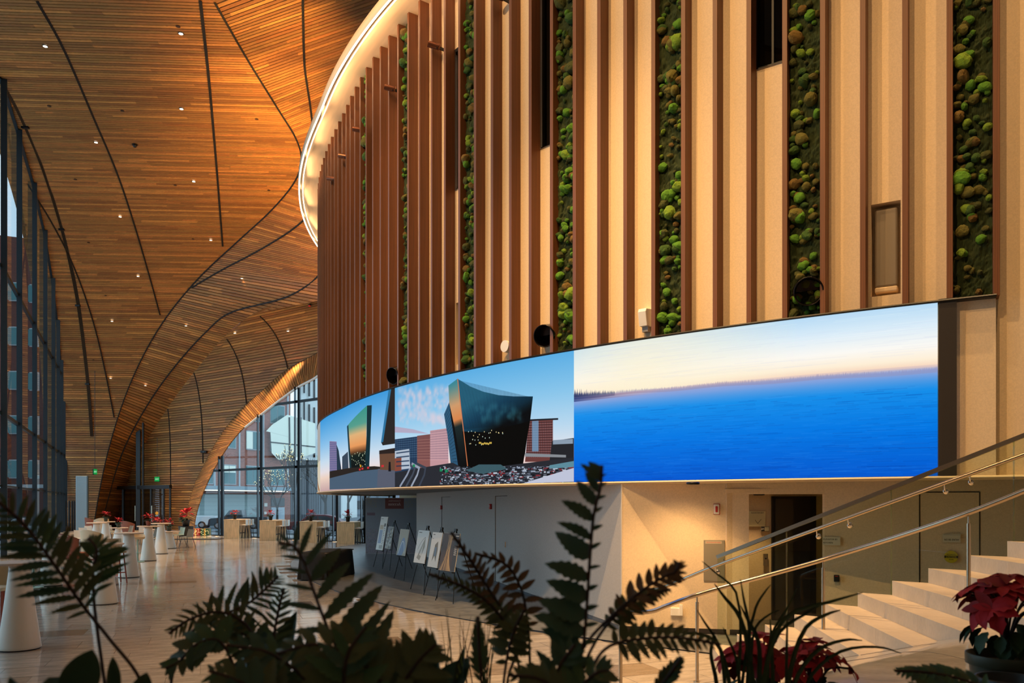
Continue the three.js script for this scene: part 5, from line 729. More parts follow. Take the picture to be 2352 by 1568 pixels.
// ---------------------------------------------------------------- outside
const ST = -0.6;
M.asphalt = std({ map: dataTex(256, 256, (x, y) => { const k = 0.8 + 0.3 * noise(x / 5, y / 5, 2, 51, 51); return [104 * k, 110 * k, 116 * k]; }, true, [1, 1]), roughness: 0.8 });
M.brick = std({ map: dataTex(512, 512, (x, y) => { const r = y >> 3, k = 0.8 + 0.4 * hash((x + (r % 2) * 12) >> 5, r, 3) * 0.6 + 0.1 * hash(x, y); const j = (y & 7) === 0 || ((x + (r % 2) * 16) & 31) === 0; return j ? [150, 120, 110] : [166 * k, 98 * k, 80 * k]; }), roughness: 0.9 });
M.concrete = std({ color: 0xa6a9ab, roughness: 0.85 }); M.granite = std({ color: 0x7f8c96, roughness: 0.6 }); M.tealGlass = std({ color: 0x3f6a6c, roughness: 0.12, metalness: 0.3 }); M.darkGlass = std({ color: 0x0c1114, roughness: 0.1 });
{
  const g = obj('floor', prismGeo([[-140, 30], [-19.6, 29.2], [-34.6, 60.2], [-30.5, 62.4], [-20.2, 51], [-6, 40], [60, 40], [60, 190], [-140, 190]], ST - 0.3, ST), M.asphalt); g.userData = { kind: 'structure', label: 'grey street and pavement outside the glazing' };
  const kerb = (a, b, w, h, y, lab) => { const o = obj('kerb', bar(V(a[0], y + h / 2, a[1]), V(b[0], y + h / 2, b[1]), w, h), M.granite); o.userData = { kind: 'structure', label: lab }; };
  kerb([-22.6, 54.5], [-2.5, 40.9], 2.4, 0.55, ST, 'granite terrace outside the street glazing'); kerb([-24, 60], [-4, 47], 0.4, 0.5, ST, 'low granite wall beyond the terrace'); kerb([-30, 74], [-4, 60], 0.35, 0.16, ST, 'granite kerb of the street');
}
function building(label, pts, y1, mat) { const o = thing('building', label, 'building'); obj('walls', prismGeo(pts, ST, y1), mat, o); return o; }
{ // brick house across the street
  const o = thing('brick_building', 'red brick building with teal windows and lit canopy across the street', 'building');
  const fd = (px) => 1 / (1 / 84.5 + (px - 440) / 230 * (1 / 97 - 1 / 84.5)), fp = (px, y, out = 0) => { const d = fd(px) - out; return V((px - CX) / F * d, y, d); }, A = fp(380, 0), B = fp(667, 0);
  const L = A.distanceTo(B), wg = prismGeo([[A.x, -A.z], [B.x, -B.z], [B.x - 5, -B.z + 18], [A.x - 5, -A.z + 18]], ST, 24); { const p = wg.attributes.position, u = new Float32Array(p.count * 2); for (let i = 0; i < p.count; i++) { u[2 * i] = (p.getX(i) - p.getZ(i) * 0.3) / 3; u[2 * i + 1] = p.getY(i) / 3; } wg.setAttribute('uv', new THREE.BufferAttribute(u, 2)); }
  obj('walls', wg, M.brick, o);
  const flatOn = (name, a, b, y0, y1, out, th, mat, parent = o) => obj(name, bar(fp(a, (y0 + y1) / 2, out), fp(b, (y0 + y1) / 2, out), th, y1 - y0), mat, parent);
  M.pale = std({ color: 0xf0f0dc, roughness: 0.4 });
  for (const [y0, y1, row] of [[3.95, 6.2, 0], [8.0, 10.2, 1], [11.3, 13.6, 2]]) for (const [a, b, c] of [[466, 490, 0], [511, 542, 1], [565, 597, 2], [621, 654, 3]]) {
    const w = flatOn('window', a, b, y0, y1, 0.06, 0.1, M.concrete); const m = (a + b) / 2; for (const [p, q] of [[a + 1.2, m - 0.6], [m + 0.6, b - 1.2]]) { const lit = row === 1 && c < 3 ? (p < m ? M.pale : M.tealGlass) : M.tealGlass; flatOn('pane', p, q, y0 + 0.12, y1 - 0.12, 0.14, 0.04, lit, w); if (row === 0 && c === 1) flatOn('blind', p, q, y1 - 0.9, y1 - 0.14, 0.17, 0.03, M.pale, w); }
  }
  flatOn('canopy', 452, 663, 3.35, 3.75, 1.4, 2.6, std({ color: 0x8fa0a8, roughness: 0.5, metalness: 0.3 })); flatOn('canopy_light', 455, 660, 3.22, 3.32, 2.5, 0.12, glow([1, 0.92, 0.78], 2.2));
  for (const px of [492, 549, 604, 660]) flatOn('downpipe', px, px + 2, 3.6, 24, 0.2, 0.14, std({ color: 0xb4c0c6, roughness: 0.4 }));
  flatOn('garage_door', 452, 597, ST, 2.9, 0.05, 0.1, std({ color: 0x9fb4b4, roughness: 0.6 })); for (let i = 1; i < 8; i++) flatOn('door_joint', 452, 597, ST + i * 0.44, ST + i * 0.44 + 0.02, 0.11, 0.02, M.granite);
  flatOn('side_door', 623, 653, ST, 1.4, 0.08, 0.1, std({ color: 0xb0bcc4, roughness: 0.5 })); flatOn('door_header', 623, 653, 1.5, 2.5, 0.08, 0.1, M.darkGlass); flatOn('sign_plate', 607, 614, 1.5, 1.9, 0.06, 0.04, M.white); flatOn('sign_plate', 607, 613, 0.6, 0.9, 0.06, 0.04, M.white);
  { // pale solid panel: a bright reflection in the street glazing, painted as a surface
    const b = thing('reflection_panel', 'pale panel with slanted top painted as a bright reflection in the street glazing', 'window'); const q = (px, py) => { const d = fd(px) - 0.9; return V((px - CX) / F * d, EYE + (HZ - py) / F * d, d); };
    const P = [[611, 990], [625, 975], [660, 952], [724, 972], [724, 1040], [700, 1048], [660, 1052], [640, 1056], [624, 1040], [621, 988]], p = P.map((v) => q(...v)), c = q(670, 1005), t = []; for (let i = 0; i < p.length; i++) t.push([c, p[i], p[(i + 1) % p.length], p[(i + 1) % p.length]]); obj('glass', quadsGeo(t), M.pale, b); for (const px of [664, 690]) obj('mullion', bar(q(px, 958), q(px + 1, 1050), 0.18, 0.18), M.black, b); obj('transom', bar(q(622, 1015), q(724, 1026), 0.12, 0.12), M.black, b);  // pale face and black lines all belong to the painted reflection
  }
}
{ const d = 118, o = building('pale striped tower with dark window bands behind the brick building', [[(684 - CX) / F * d, d], [(760 - CX) / F * d, d + 8], [(760 - CX) / F * d, d + 20], [(684 - CX) / F * d, d + 20]], 34, std({ color: 0xd6d8d4, roughness: 0.7 })); for (let i = 0; i < 9; i++) for (let j = 0; j < 6; j++) { const x = (686 + i * 8 - CX) / F * d; obj('window', bx(0.26, 3.2, 0.1).translate(x + 0.12, 7 + j * 4.4 - i * 0.35, -d - i * 0.95 + 0.25), M.darkGlass, o); } }
{ const d = 104, X = (px) => (px - CX) / F * d, o = building('dark slatted building at the end of the street', [[X(664), d], [X(738), d], [X(738), d + 12], [X(664), d + 12]], 7.5, std({ color: 0x3a4148, roughness: 0.7 })); for (let i = 0; i < 18; i++) obj('slat', bx(0.12, 7.8, 0.12).translate(X(666 + i * 4), 3.3, -d + 0.06), M.granite, o); }
{ const d = 150, X = (px) => (px - CX) / F * d, o = building('low grey buildings at the end of the road', [[X(735), d], [X(900), d], [X(900), d + 12], [X(735), d + 12]], 10, std({ color: 0x6b7680, roughness: 0.8 })); for (let i = 0; i < 12; i++) for (let j = 0; j < 3; j++) obj('window', bx(1.6, 1.6, 0.2).translate(X(742 + i * 12), 1.5 + j * 2.9, -d), hash(i, j) > 0.6 ? M.pale : M.darkGlass, o); }
{ // house seen through the left glazing
  const d = 74, o = thing('brick_building', 'dark brick building with window rows seen through the left glazing', 'building'), X = (px) => (px - CX) / F * d; const wg = prismGeo([[X(-160), d - 6], [X(170), d], [X(170), d + 15], [X(-160), d + 15]], ST, 26), p = wg.attributes.position, u = new Float32Array(p.count * 2); for (let i = 0; i < p.count; i++) { u[2 * i] = p.getX(i) / 3; u[2 * i + 1] = p.getY(i) / 3; } wg.setAttribute('uv', new THREE.BufferAttribute(u, 2)); obj('walls', wg, std({ map: M.brick.map, color: 0x9a8076, roughness: 0.9 }), o);
  for (let i = 0; i < 8; i++) for (let j = 0; j < 5; j++) { const px = -120 + i * 36, q = d - 6 + (px + 160) / 330 * 6; const w = obj('window', bx(1.1, 1.7, 0.2).translate(X(px), 5.0 + j * 4, -q + 0.02), M.concrete, o); obj('pane', bx(0.94, 1.5, 0.2).translate(X(px), 5.0 + j * 4, -q + 0.06), hash(i, j, 3) > 0.75 ? M.pale : M.tealGlass, w); }
  obj('canopy', bx(13, 0.3, 2).translate(X(5), 3.4, -d + 3.5), M.concrete, o);
}
// vehicles
function vehicle(name, label, cat, pos, turn, L, H, paint, prof2, glassP, wheels) {
  const o = thing(name, label, cat, pos, turn), W = 1.8, ext = (pts, w, b) => { const s = new THREE.Shape(pts.map(([x, y]) => new THREE.Vector2(x * L, y * H))); return new THREE.ExtrudeGeometry(s, { depth: w, bevelEnabled: true, bevelSize: b, bevelThickness: b, bevelSegments: 2 }).translate(-L / 2, 0, -w / 2); };
  obj('body', ext(prof2, W - 0.1, 0.05), std({ color: paint, roughness: 0.4, metalness: 0.1 }), o);
  for (const gp of glassP) obj('side_glass', ext(gp, W + 0.02, 0.005), M.darkGlass, o);
  for (const x of wheels) for (const s of [-1, 1]) { const w = obj('wheel', new THREE.CylinderGeometry(0.36, 0.36, 0.24, 22).rotateX(Math.PI / 2).translate((x - 0.5) * L, 0.36, s * (W / 2 - 0.06)), std({ color: 0x0b0b0c, roughness: 0.8 }), o); obj('rim', new THREE.CylinderGeometry(0.22, 0.22, 0.27, 8).rotateX(Math.PI / 2).translate((x - 0.5) * L, 0.36, s * (W / 2 - 0.05)), std({ color: 0x9aa0a6, roughness: 0.3, metalness: 0.8 }), w); }
  for (const [x, c] of [[0.985, 0xa01418], [0.01, 0xe8e4d8]]) obj(x > 0.5 ? 'tail_light' : 'head_light', [bx(0.12, 0.16, 0.25, (x - 0.5) * L, H * 0.5, 0.72), bx(0.12, 0.16, 0.25, (x - 0.5) * L, H * 0.5, -0.72)], std({ color: c, roughness: 0.3 }), o);
  return o;
}
const PICK = [[0, 0.2], [0.02, 0.5], [0.05, 0.56], [0.27, 0.62], [0.36, 0.98], [0.4, 1], [0.56, 1], [0.58, 0.62], [0.99, 0.62], [1, 0.3], [0.99, 0.2]], PICKG = [[[0.305, 0.64], [0.375, 0.93], [0.455, 0.93], [0.455, 0.64]], [[0.47, 0.64], [0.47, 0.93], [0.55, 0.93], [0.56, 0.64]]];
const SUV = [[0, 0.25], [0.01, 0.5], [0.06, 0.58], [0.26, 0.64], [0.38, 0.95], [0.5, 1], [0.7, 0.99], [0.86, 0.9], [0.96, 0.66], [0.995, 0.58], [1, 0.25], [0.98, 0.18], [0.02, 0.18]], SUVG = [[[0.31, 0.66], [0.4, 0.91], [0.56, 0.94], [0.56, 0.66]], [[0.58, 0.66], [0.58, 0.94], [0.72, 0.93], [0.88, 0.72], [0.87, 0.66]]];
const onStreet = (px, py) => onFloor(px, py, ST);
vehicle('pickup_truck', 'dark grey pickup truck parked outside the street glazing', 'truck', onStreet(551, 1214), 0.08, 5.6, 1.78, 0x1c252c, PICK, PICKG, [0.17, 0.77]);
vehicle('pickup_truck', 'white pickup truck partly behind the timber arch foot', 'truck', onStreet(432, 1213), 0.1, 5.6, 1.95, 0xd4d8da, PICK, PICKG, [0.17, 0.78]);
vehicle('car', 'dark red car parked outside behind the bar tables', 'car', onStreet(726, 1221), 0.05, 4.7, 1.48, 0x5a1218, SUV, SUVG, [0.18, 0.8]);
vehicle('car', 'dark blue car parked outside beside the banner wall', 'car', onStreet(852, 1222), 0.05, 4.6, 1.45, 0x1c2836, SUV, SUVG, [0.18, 0.8]);
vehicle('car', 'silver car parked outside the left glazing', 'car', V(-33.5, ST, 55), 0.3, 4.6, 1.5, 0xa8b0b4, SUV, SUVG, [0.18, 0.8]); vehicle('car', 'dark car parked outside the left glazing', 'car', V(-37.5, ST, 59.5), 0.3, 4.6, 1.5, 0x20262a, SUV, SUVG, [0.18, 0.8]); vehicle('car', 'white delivery car outside the entrance doors', 'car', V(-36.5, ST, 70), 0.3, 4.8, 2.0, 0xc8d4da, SUV, SUVG, [0.18, 0.8]);
// bare trees
function tree(label, pos, H, spread, lights, narrow) {
  const o = thing('bare_tree', label, 'tree', pos), segs = [], ends = [];
  (function grow(p, dir, len, r, k) { const q = p.clone().add(dir.clone().multiplyScalar(len)); segs.push(new THREE.CylinderGeometry(r * 0.7, r, len, 5, 1, true).applyQuaternion(new THREE.Quaternion().setFromUnitVectors(UPV, dir)).translate((p.x + q.x) / 2, (p.y + q.y) / 2, (p.z + q.z) / 2)); if (k === 0) { ends.push(q); return; } const n = k > 3 ? 3 : 3; for (let i = 0; i < n; i++) grow(q, dir.clone().multiplyScalar(narrow ? 1.6 : 1.1).add(new THREE.Vector3(rr(-1, 1), rr(-0.1, 0.7), rr(-1, 1)).multiplyScalar(spread)).normalize(), len * rr(0.62, 0.8), r * 0.6, k - 1); if (k < 3) ends.push(q); })(new THREE.Vector3(), UPV, H * 0.28, H * 0.022, 5);
  const trunk = segs.shift(); obj('trunk', trunk, std({ color: 0x2f2925, roughness: 0.9 }), o); obj('branches', segs, std({ color: 0x3a332e, roughness: 0.9 }), o).userData.kind = 'stuff';
  if (lights) { const g = ends.filter((_, i) => i % 3 === 0).map((p) => new THREE.SphereGeometry(0.035, 5, 4).translate(p.x, p.y, p.z)); obj('string_light', g, glow([1, 0.8, 0.4], 2.5), o).userData.kind = 'stuff'; } return o;
}
tree('bare street tree wound with tiny lights before the side door', onStreet(637, 1212), 7, 0.75, true); tree('upright bare tree at the corner of the brick building', onStreet(678, 1216), 8.5, 0.4, true, true); tree('dark bare tree behind the red car', onStreet(748, 1208), 9, 0.7); tree('dark bare tree behind the blue car', onStreet(800, 1206), 9, 0.75); tree('dark bare tree at the end of the road beside the banner wall', onStreet(836, 1209), 8, 0.75);
tree('bare tree outside the left glazing', V(-36, ST, 52), 9, 0.7);
{ const h = hit3(472, 1038), p = S3(h.u, h.s).add(new THREE.Vector3(0, 0, 0.25)), o = thing('wall_camera', 'small black camera on the dark timber vault beside the street arch', 'camera', p); obj('body', rbx(0.42, 0.18, 0.3, 0.04), M.black, o); obj('lens', cyl(0.06, 0.06, 0.05).rotateX(Math.PI / 2).translate(0.05, 0, 0.17), M.darkGlass, o); obj('bracket', bx(0.06, 0.06, 0.3, 0, 0.02, -0.2), M.black, o); }
{ const h = hit3(712, 697), p = S3(h.u, h.s).add(new THREE.Vector3(0, -0.1, 0.1)), o = thing('ceiling_beacon', 'tiny red beacon on the dark vault beside the fins', 'beacon', p); obj('base', cyl(0.09, 0.09, 0.05), M.black, o); obj('dome', new THREE.SphereGeometry(0.07, 12, 8).translate(0, -0.04, 0), M.alarmRed, o); }

// ---------------------------------------------------------------- planters and plants in front
{
  const o = thing('planter_box', 'long stone planter holding the ferns and grasses', 'planter'); obj('box', [bx(5.2, 0.5, 0.08, -0.3, 1.0, -2.96), bx(5.2, 0.5, 0.08, -0.3, 1.0, -0.62), bx(0.08, 0.5, 2.4, -2.86, 1.0, -1.8), bx(0.08, 0.5, 2.4, 2.26, 1.0, -1.8), bx(5.2, 0.06, 2.4, -0.3, 0.78, -1.8)], M.step, o); obj('soil', gridGeo((u, v) => new THREE.Vector3(-2.8 + 5.0 * u, 1.16 + 0.05 * noise(u * 30, v * 14, 4), -0.68 - 2.2 * v), 40, 18), M.soil, o);
  obj('plinth', bx(5.3, 0.76, 2.5, -0.3, 0.38, -1.8), M.step, o);
}
const fernLeaf = [leafGeo(0.42, 0.28, 0.12, 0.1, 1.5, 13), leafGeo(0.38, 0.28, 0.25, 0.14, 1.35, 13), leafGeo(0.46, 0.22, 0.2, 0.12, 1.6, 13)];
const longLeaf = [leafGeo(0.32, 0.32, 0.18, 0.08, 1.4, 17), leafGeo(0.36, 0.28, 0.26, 0.1, 1.25, 17)];
function frond(parent, pts, o) {                                                       // pts: [px, py, distance] from the base to the tip
  const { n = 16, L = 70, w = 1, t0 = 0.3, ang = 1.15, left = 1, right = 1, geos = fernLeaf, mat, env = 0.3, taper = 2.0, droop = 0 } = o;
  const P = pts.map(([a, b, d]) => at(a, b, d)), c = new THREE.CatmullRomCurve3(P, false, 'centripetal');
  const f = obj('frond', new THREE.TubeGeometry(c, 40, 0.0028, 6), M.stem, parent);
  for (let i = 0; i < n; i++) for (const s of [-1, 1]) {
    if ((s < 0 ? left : right) <= 0) continue;
    const t = t0 + (1 - t0) * (i + (s > 0 ? 0.5 : 0)) / n, q = (t - t0) / (1 - t0), p = c.getPoint(t), tan = c.getTangent(t), view = p.clone().sub(camera.position).normalize(), d = -p.z;
    const nrm = view.clone().negate().add(new THREE.Vector3(rr(-0.35, 0.35), 0.5, rr(-0.2, 0.2))).normalize(), side = tan.clone().cross(nrm).normalize().multiplyScalar(s);
    const e = Math.min(1, (q + 0.12) / env) * Math.pow(Math.max(0.03, 1 - q), 1 / taper), len = L * d / F * Math.max(0.12, e) * rr(0.88, 1.1) * (s < 0 ? left : right), a = ang * (1 - 0.45 * q) + rr(-0.1, 0.1);
    const dir = tan.clone().multiplyScalar(Math.cos(a)).add(side.multiplyScalar(Math.sin(a))).add(new THREE.Vector3(0, -droop, 0)).normalize();
    const m = shade(new THREE.Mesh(pick(geos), mat || pick(M.fern))); m.name = 'leaflet'; orient(m, p, dir, nrm, len, len, len * w * rr(0.9, 1.15)); f.add(m);
  }
  return f;
}
const G = 1.17;
const plant = (name, label, cat, px, d) => { const o = thing(name, label, cat); return o; };
{ // fern by the large cone table
  const o = plant('fern', 'dark sword fern with two crossing stems beside the large cone table', 'fern');
  frond(o, [[352, 1760, 1.35], [325, 1568, 1.35], [250, 1465, 1.35], [190, 1390, 1.33], [120, 1290, 1.3], [58, 1208, 1.28], [-30, 1130, 1.25]], { n: 17, L: 122, t0: 0.47, ang: 1.2, w: 0.62, geos: longLeaf, env: 0.3 });
  frond(o, [[258, 1760, 1.42], [240, 1568, 1.42], [224, 1450, 1.42], [216, 1380, 1.42], [214, 1310, 1.43], [222, 1262, 1.44], [203, 1236, 1.45]], { n: 13, L: 96, t0: 0.53, ang: 1.15, w: 0.62, geos: longLeaf, env: 0.3, left: 0.75, mat: M.fern[1] });
}
{ const o = plant('fern', 'dark arching fern with curled brown stem left of the lake reflections', 'fern');
  frond(o, [[385, 1760, 1.5], [393, 1568, 1.5], [420, 1480, 1.5], [470, 1425, 1.5], [560, 1392, 1.52], [612, 1350, 1.54], [640, 1322, 1.55]], { n: 16, L: 105, t0: 0.45, ang: 1.25, w: 0.5, geos: longLeaf, env: 0.35, right: 0.75 });
  frond(o, [[640, 1640, 1.5], [600, 1500, 1.5], [560, 1430, 1.5], [500, 1405, 1.5], [430, 1425, 1.48], [388, 1455, 1.46]], { n: 14, L: 72, t0: 0.3, w: 0.6, geos: longLeaf, mat: M.fern[2] });
  frond(o, [[560, 1700, 1.45], [540, 1540, 1.45], [500, 1470, 1.45], [450, 1480, 1.44], [410, 1520, 1.43], [380, 1535, 1.42]], { n: 9, L: 78, t0: 0.25, w: 1.1 }); frond(o, [[700, 1700, 1.55], [640, 1560, 1.55], [590, 1480, 1.55], [520, 1440, 1.55], [470, 1470, 1.55]], { n: 9, L: 84, t0: 0.3, w: 1.0 });
  frond(o, [[660, 1700, 1.5], [650, 1560, 1.5], [630, 1470, 1.5], [640, 1400, 1.52], [652, 1350, 1.53]], { n: 12, L: 60, t0: 0.3, w: 0.7, geos: longLeaf });
}
{ const o = plant('fern', 'big dark fern with long pointed leaflets before the draped table', 'fern');
  frond(o, [[900, 1760, 1.25], [850, 1620, 1.25], [800, 1540, 1.25], [752, 1440, 1.25], [718, 1350, 1.27], [694, 1282, 1.28], [672, 1252, 1.28], [640, 1248, 1.28]], { n: 11, L: 232, t0: 0.2, ang: 1.2, w: 0.55, geos: longLeaf, env: 0.12, taper: 1.2, left: 0.55, mat: M.fern[0] });
  frond(o, [[980, 1760, 1.2], [930, 1640, 1.2], [870, 1560, 1.2], [800, 1500, 1.2], [720, 1480, 1.2], [640, 1500, 1.2]], { n: 10, L: 150, t0: 0.15, w: 0.9, geos: longLeaf, mat: M.fern[2] });
  frond(o, [[760, 1760, 1.3], [740, 1640, 1.3], [700, 1560, 1.3], [620, 1500, 1.3], [520, 1480, 1.3]], { n: 10, L: 120, t0: 0.2, w: 0.9 }); frond(o, [[860, 1760, 1.22], [900, 1620, 1.22], [960, 1520, 1.22], [1000, 1480, 1.22]], { n: 9, L: 130, t0: 0.15, w: 0.9, mat: M.fern[2] });
  frond(o, [[700, 1760, 1.22], [640, 1640, 1.22], [560, 1570, 1.22], [480, 1540, 1.22]], { n: 9, L: 120, t0: 0.15, w: 0.95 }); frond(o, [[820, 1760, 1.18], [800, 1660, 1.18], [790, 1580, 1.18], [800, 1500, 1.18], [840, 1440, 1.2]], { n: 10, L: 150, t0: 0.1, w: 0.9 });
}
{ const o = plant('fern', 'brownish fern with drooping fronds in front of the easels', 'fern');
  frond(o, [[1180, 1760, 1.5], [1165, 1568, 1.5], [1188, 1480, 1.5], [1150, 1395, 1.48], [1108, 1330, 1.47], [1080, 1285, 1.46], [1036, 1222, 1.45]], { n: 14, L: 50, t0: 0.36, w: 0.85, mat: M.fernBrown, ang: 1.2, env: 0.3 });
  frond(o, [[1200, 1700, 1.5], [1190, 1520, 1.5], [1165, 1440, 1.48], [1120, 1382, 1.47], [1060, 1345, 1.46], [985, 1318, 1.45]], { n: 17, L: 46, t0: 0.34, w: 0.95, ang: 1.2, mat: M.fern[2] });
  frond(o, [[1230, 1740, 1.52], [1218, 1568, 1.52], [1214, 1450, 1.52], [1196, 1350, 1.51], [1160, 1295, 1.5], [1090, 1270, 1.49]], { n: 11, L: 54, t0: 0.4, w: 0.95, mat: M.fernBrown, droop: 0.25, ang: 1.3 });
  frond(o, [[1150, 1700, 1.46], [1160, 1540, 1.46], [1180, 1450, 1.46], [1205, 1400, 1.46]], { n: 9, L: 62, t0: 0.4, w: 1.1, mat: M.fern[2], droop: 0.5 });
  frond(o, [[1110, 1760, 1.35], [1106, 1568, 1.35], [1100, 1480, 1.36], [1097, 1415, 1.37]], { n: 14, L: 44, t0: 0.3, w: 0.9, ang: 0.7, mat: M.fern[1] });
}
{ const o = plant('fern', 'tall upright dark fern reaching over the misty screen picture', 'fern');
  frond(o, [[1300, 1760, 1.22], [1322, 1568, 1.22], [1340, 1480, 1.22], [1348, 1390, 1.22], [1355, 1280, 1.21], [1364, 1180, 1.2], [1380, 1112, 1.2], [1382, 1068, 1.2]], { n: 13, L: 128, t0: 0.2, ang: 1.3, w: 0.95, right: 0.28, env: 0.25, mat: M.fern[0], taper: 2.4 });
  frond(o, [[1290, 1760, 1.3], [1310, 1568, 1.3], [1345, 1480, 1.3], [1410, 1410, 1.3], [1480, 1352, 1.3], [1530, 1322, 1.3], [1553, 1312, 1.3], [1560, 1290, 1.3]], { n: 13, L: 58, t0: 0.42, ang: 1.15, w: 0.85, mat: M.fernBrown });
  frond(o, [[1300, 1760, 1.34], [1330, 1560, 1.34], [1390, 1440, 1.34], [1470, 1372, 1.35], [1540, 1354, 1.36]], { n: 14, L: 50, t0: 0.5, w: 0.95, mat: M.fern[2], droop: 0.25 });
  frond(o, [[1330, 1780, 1.28], [1346, 1580, 1.28], [1390, 1490, 1.28], [1480, 1466, 1.28], [1570, 1465, 1.28], [1655, 1480, 1.28]], { n: 13, L: 66, t0: 0.46, w: 0.8, ang: 1.35, env: 0.2, mat: M.fern[2] });
  frond(o, [[1270, 1760, 1.2], [1265, 1620, 1.2], [1280, 1540, 1.2], [1320, 1480, 1.2]], { n: 8, L: 110, t0: 0.25, w: 1.0, mat: M.fern[0] }); frond(o, [[1500, 1700, 1.3], [1510, 1590, 1.3], [1540, 1545, 1.3], [1566, 1508, 1.3]], { n: 9, L: 42, t0: 0.3, w: 1.2, ang: 0.8 });
  frond(o, [[1330, 1700, 1.18], [1290, 1600, 1.18], [1240, 1560, 1.18], [1170, 1550, 1.18]], { n: 9, L: 80, t0: 0.15, w: 0.95, mat: M.fern[2] }); frond(o, [[1290, 1700, 1.18], [1320, 1600, 1.18], [1370, 1545, 1.18], [1400, 1540, 1.18]], { n: 8, L: 90, t0: 0.15, w: 0.95 });
}
{ const o = plant('fern', 'low dark fern frond before the second potted poinsettia', 'fern'); frond(o, [[2330, 1640, 1.6], [2260, 1580, 1.6], [2180, 1552, 1.6], [2110, 1542, 1.6], [2055, 1540, 1.6]], { n: 14, L: 52, t0: 0.15, w: 1.1, droop: 0.2 }); frond(o, [[2300, 1680, 1.58], [2200, 1600, 1.58], [2120, 1580, 1.58], [2080, 1590, 1.58]], { n: 10, L: 56, t0: 0.15, w: 1.1 }); }
{ // broad leaved plants
  const broad = leafGeo(0.5, 0, 0.25, 0.18, 0.9, 12);
  const o = thing('broadleaf_plant', 'broad dark green leaves at the foot of the crossing fern stems', 'plant'); for (const [a, b, c, e, d, w] of [[150, 1640, 212, 1490, 1.15, 1.1], [160, 1660, 110, 1540, 1.15, 1.2], [300, 1650, 340, 1540, 1.2, 0.9], [260, 1640, 262, 1500, 1.2, 0.45], [60, 1680, 20, 1540, 1.1, 0.4]]) { const p = at(a, b, d), q = at(c, e, d + 0.03), m = shade(new THREE.Mesh(broad, M.leaf)); m.name = 'leaf'; const l = p.distanceTo(q); orient(m, p, q.clone().sub(p), new THREE.Vector3(0.5, 0.4, 0.8), l, l, l * w); o.add(m); } obj('stem', tube([at(160, 1800, 1.15), at(160, 1650, 1.15)], 0.006), M.stem, o);
  const o2 = thing('broadleaf_plant', 'variegated broad leaves in the middle of the dark ferns', 'plant'), var_ = std({ map: canvasTex(128, 128, (g) => { g.fillStyle = '#16301a'; g.fillRect(0, 0, 128, 128); g.strokeStyle = '#5f7a24'; g.lineWidth = 6; for (let i = 0; i < 7; i++) { g.beginPath(); g.moveTo(i * 18, 64); g.lineTo(i * 18 + 22, 20); g.stroke(); g.beginPath(); g.moveTo(i * 18, 64); g.lineTo(i * 18 + 22, 108); g.stroke(); } }), roughness: 0.5, side: THREE.DoubleSide }); for (const [a, b, c, e, d, w] of [[585, 1600, 590, 1440, 1.5, 0.9], [630, 1620, 655, 1400, 1.55, 0.55], [560, 1600, 540, 1500, 1.5, 0.9], [720, 1620, 700, 1450, 1.6, 0.5], [830, 1600, 870, 1440, 1.6, 0.6], [660, 1640, 690, 1540, 1.35, 1], [930, 1640, 960, 1460, 1.4, 0.8], [1000, 1640, 1060, 1500, 1.5, 1.1], [1020, 1650, 980, 1470, 1.5, 0.4], [1060, 1650, 1050, 1480, 1.5, 0.3]]) { const p = at(a, b, d), q = at(c, e, d + 0.03), m = shade(new THREE.Mesh(broad, rnd() < 0.4 ? var_ : M.leaf)); m.name = 'leaf'; const l = p.distanceTo(q); orient(m, p, q.clone().sub(p), new THREE.Vector3(rr(-0.5, 0.5), 0.4, 0.8), l, l, l * w); o2.add(m); }
}
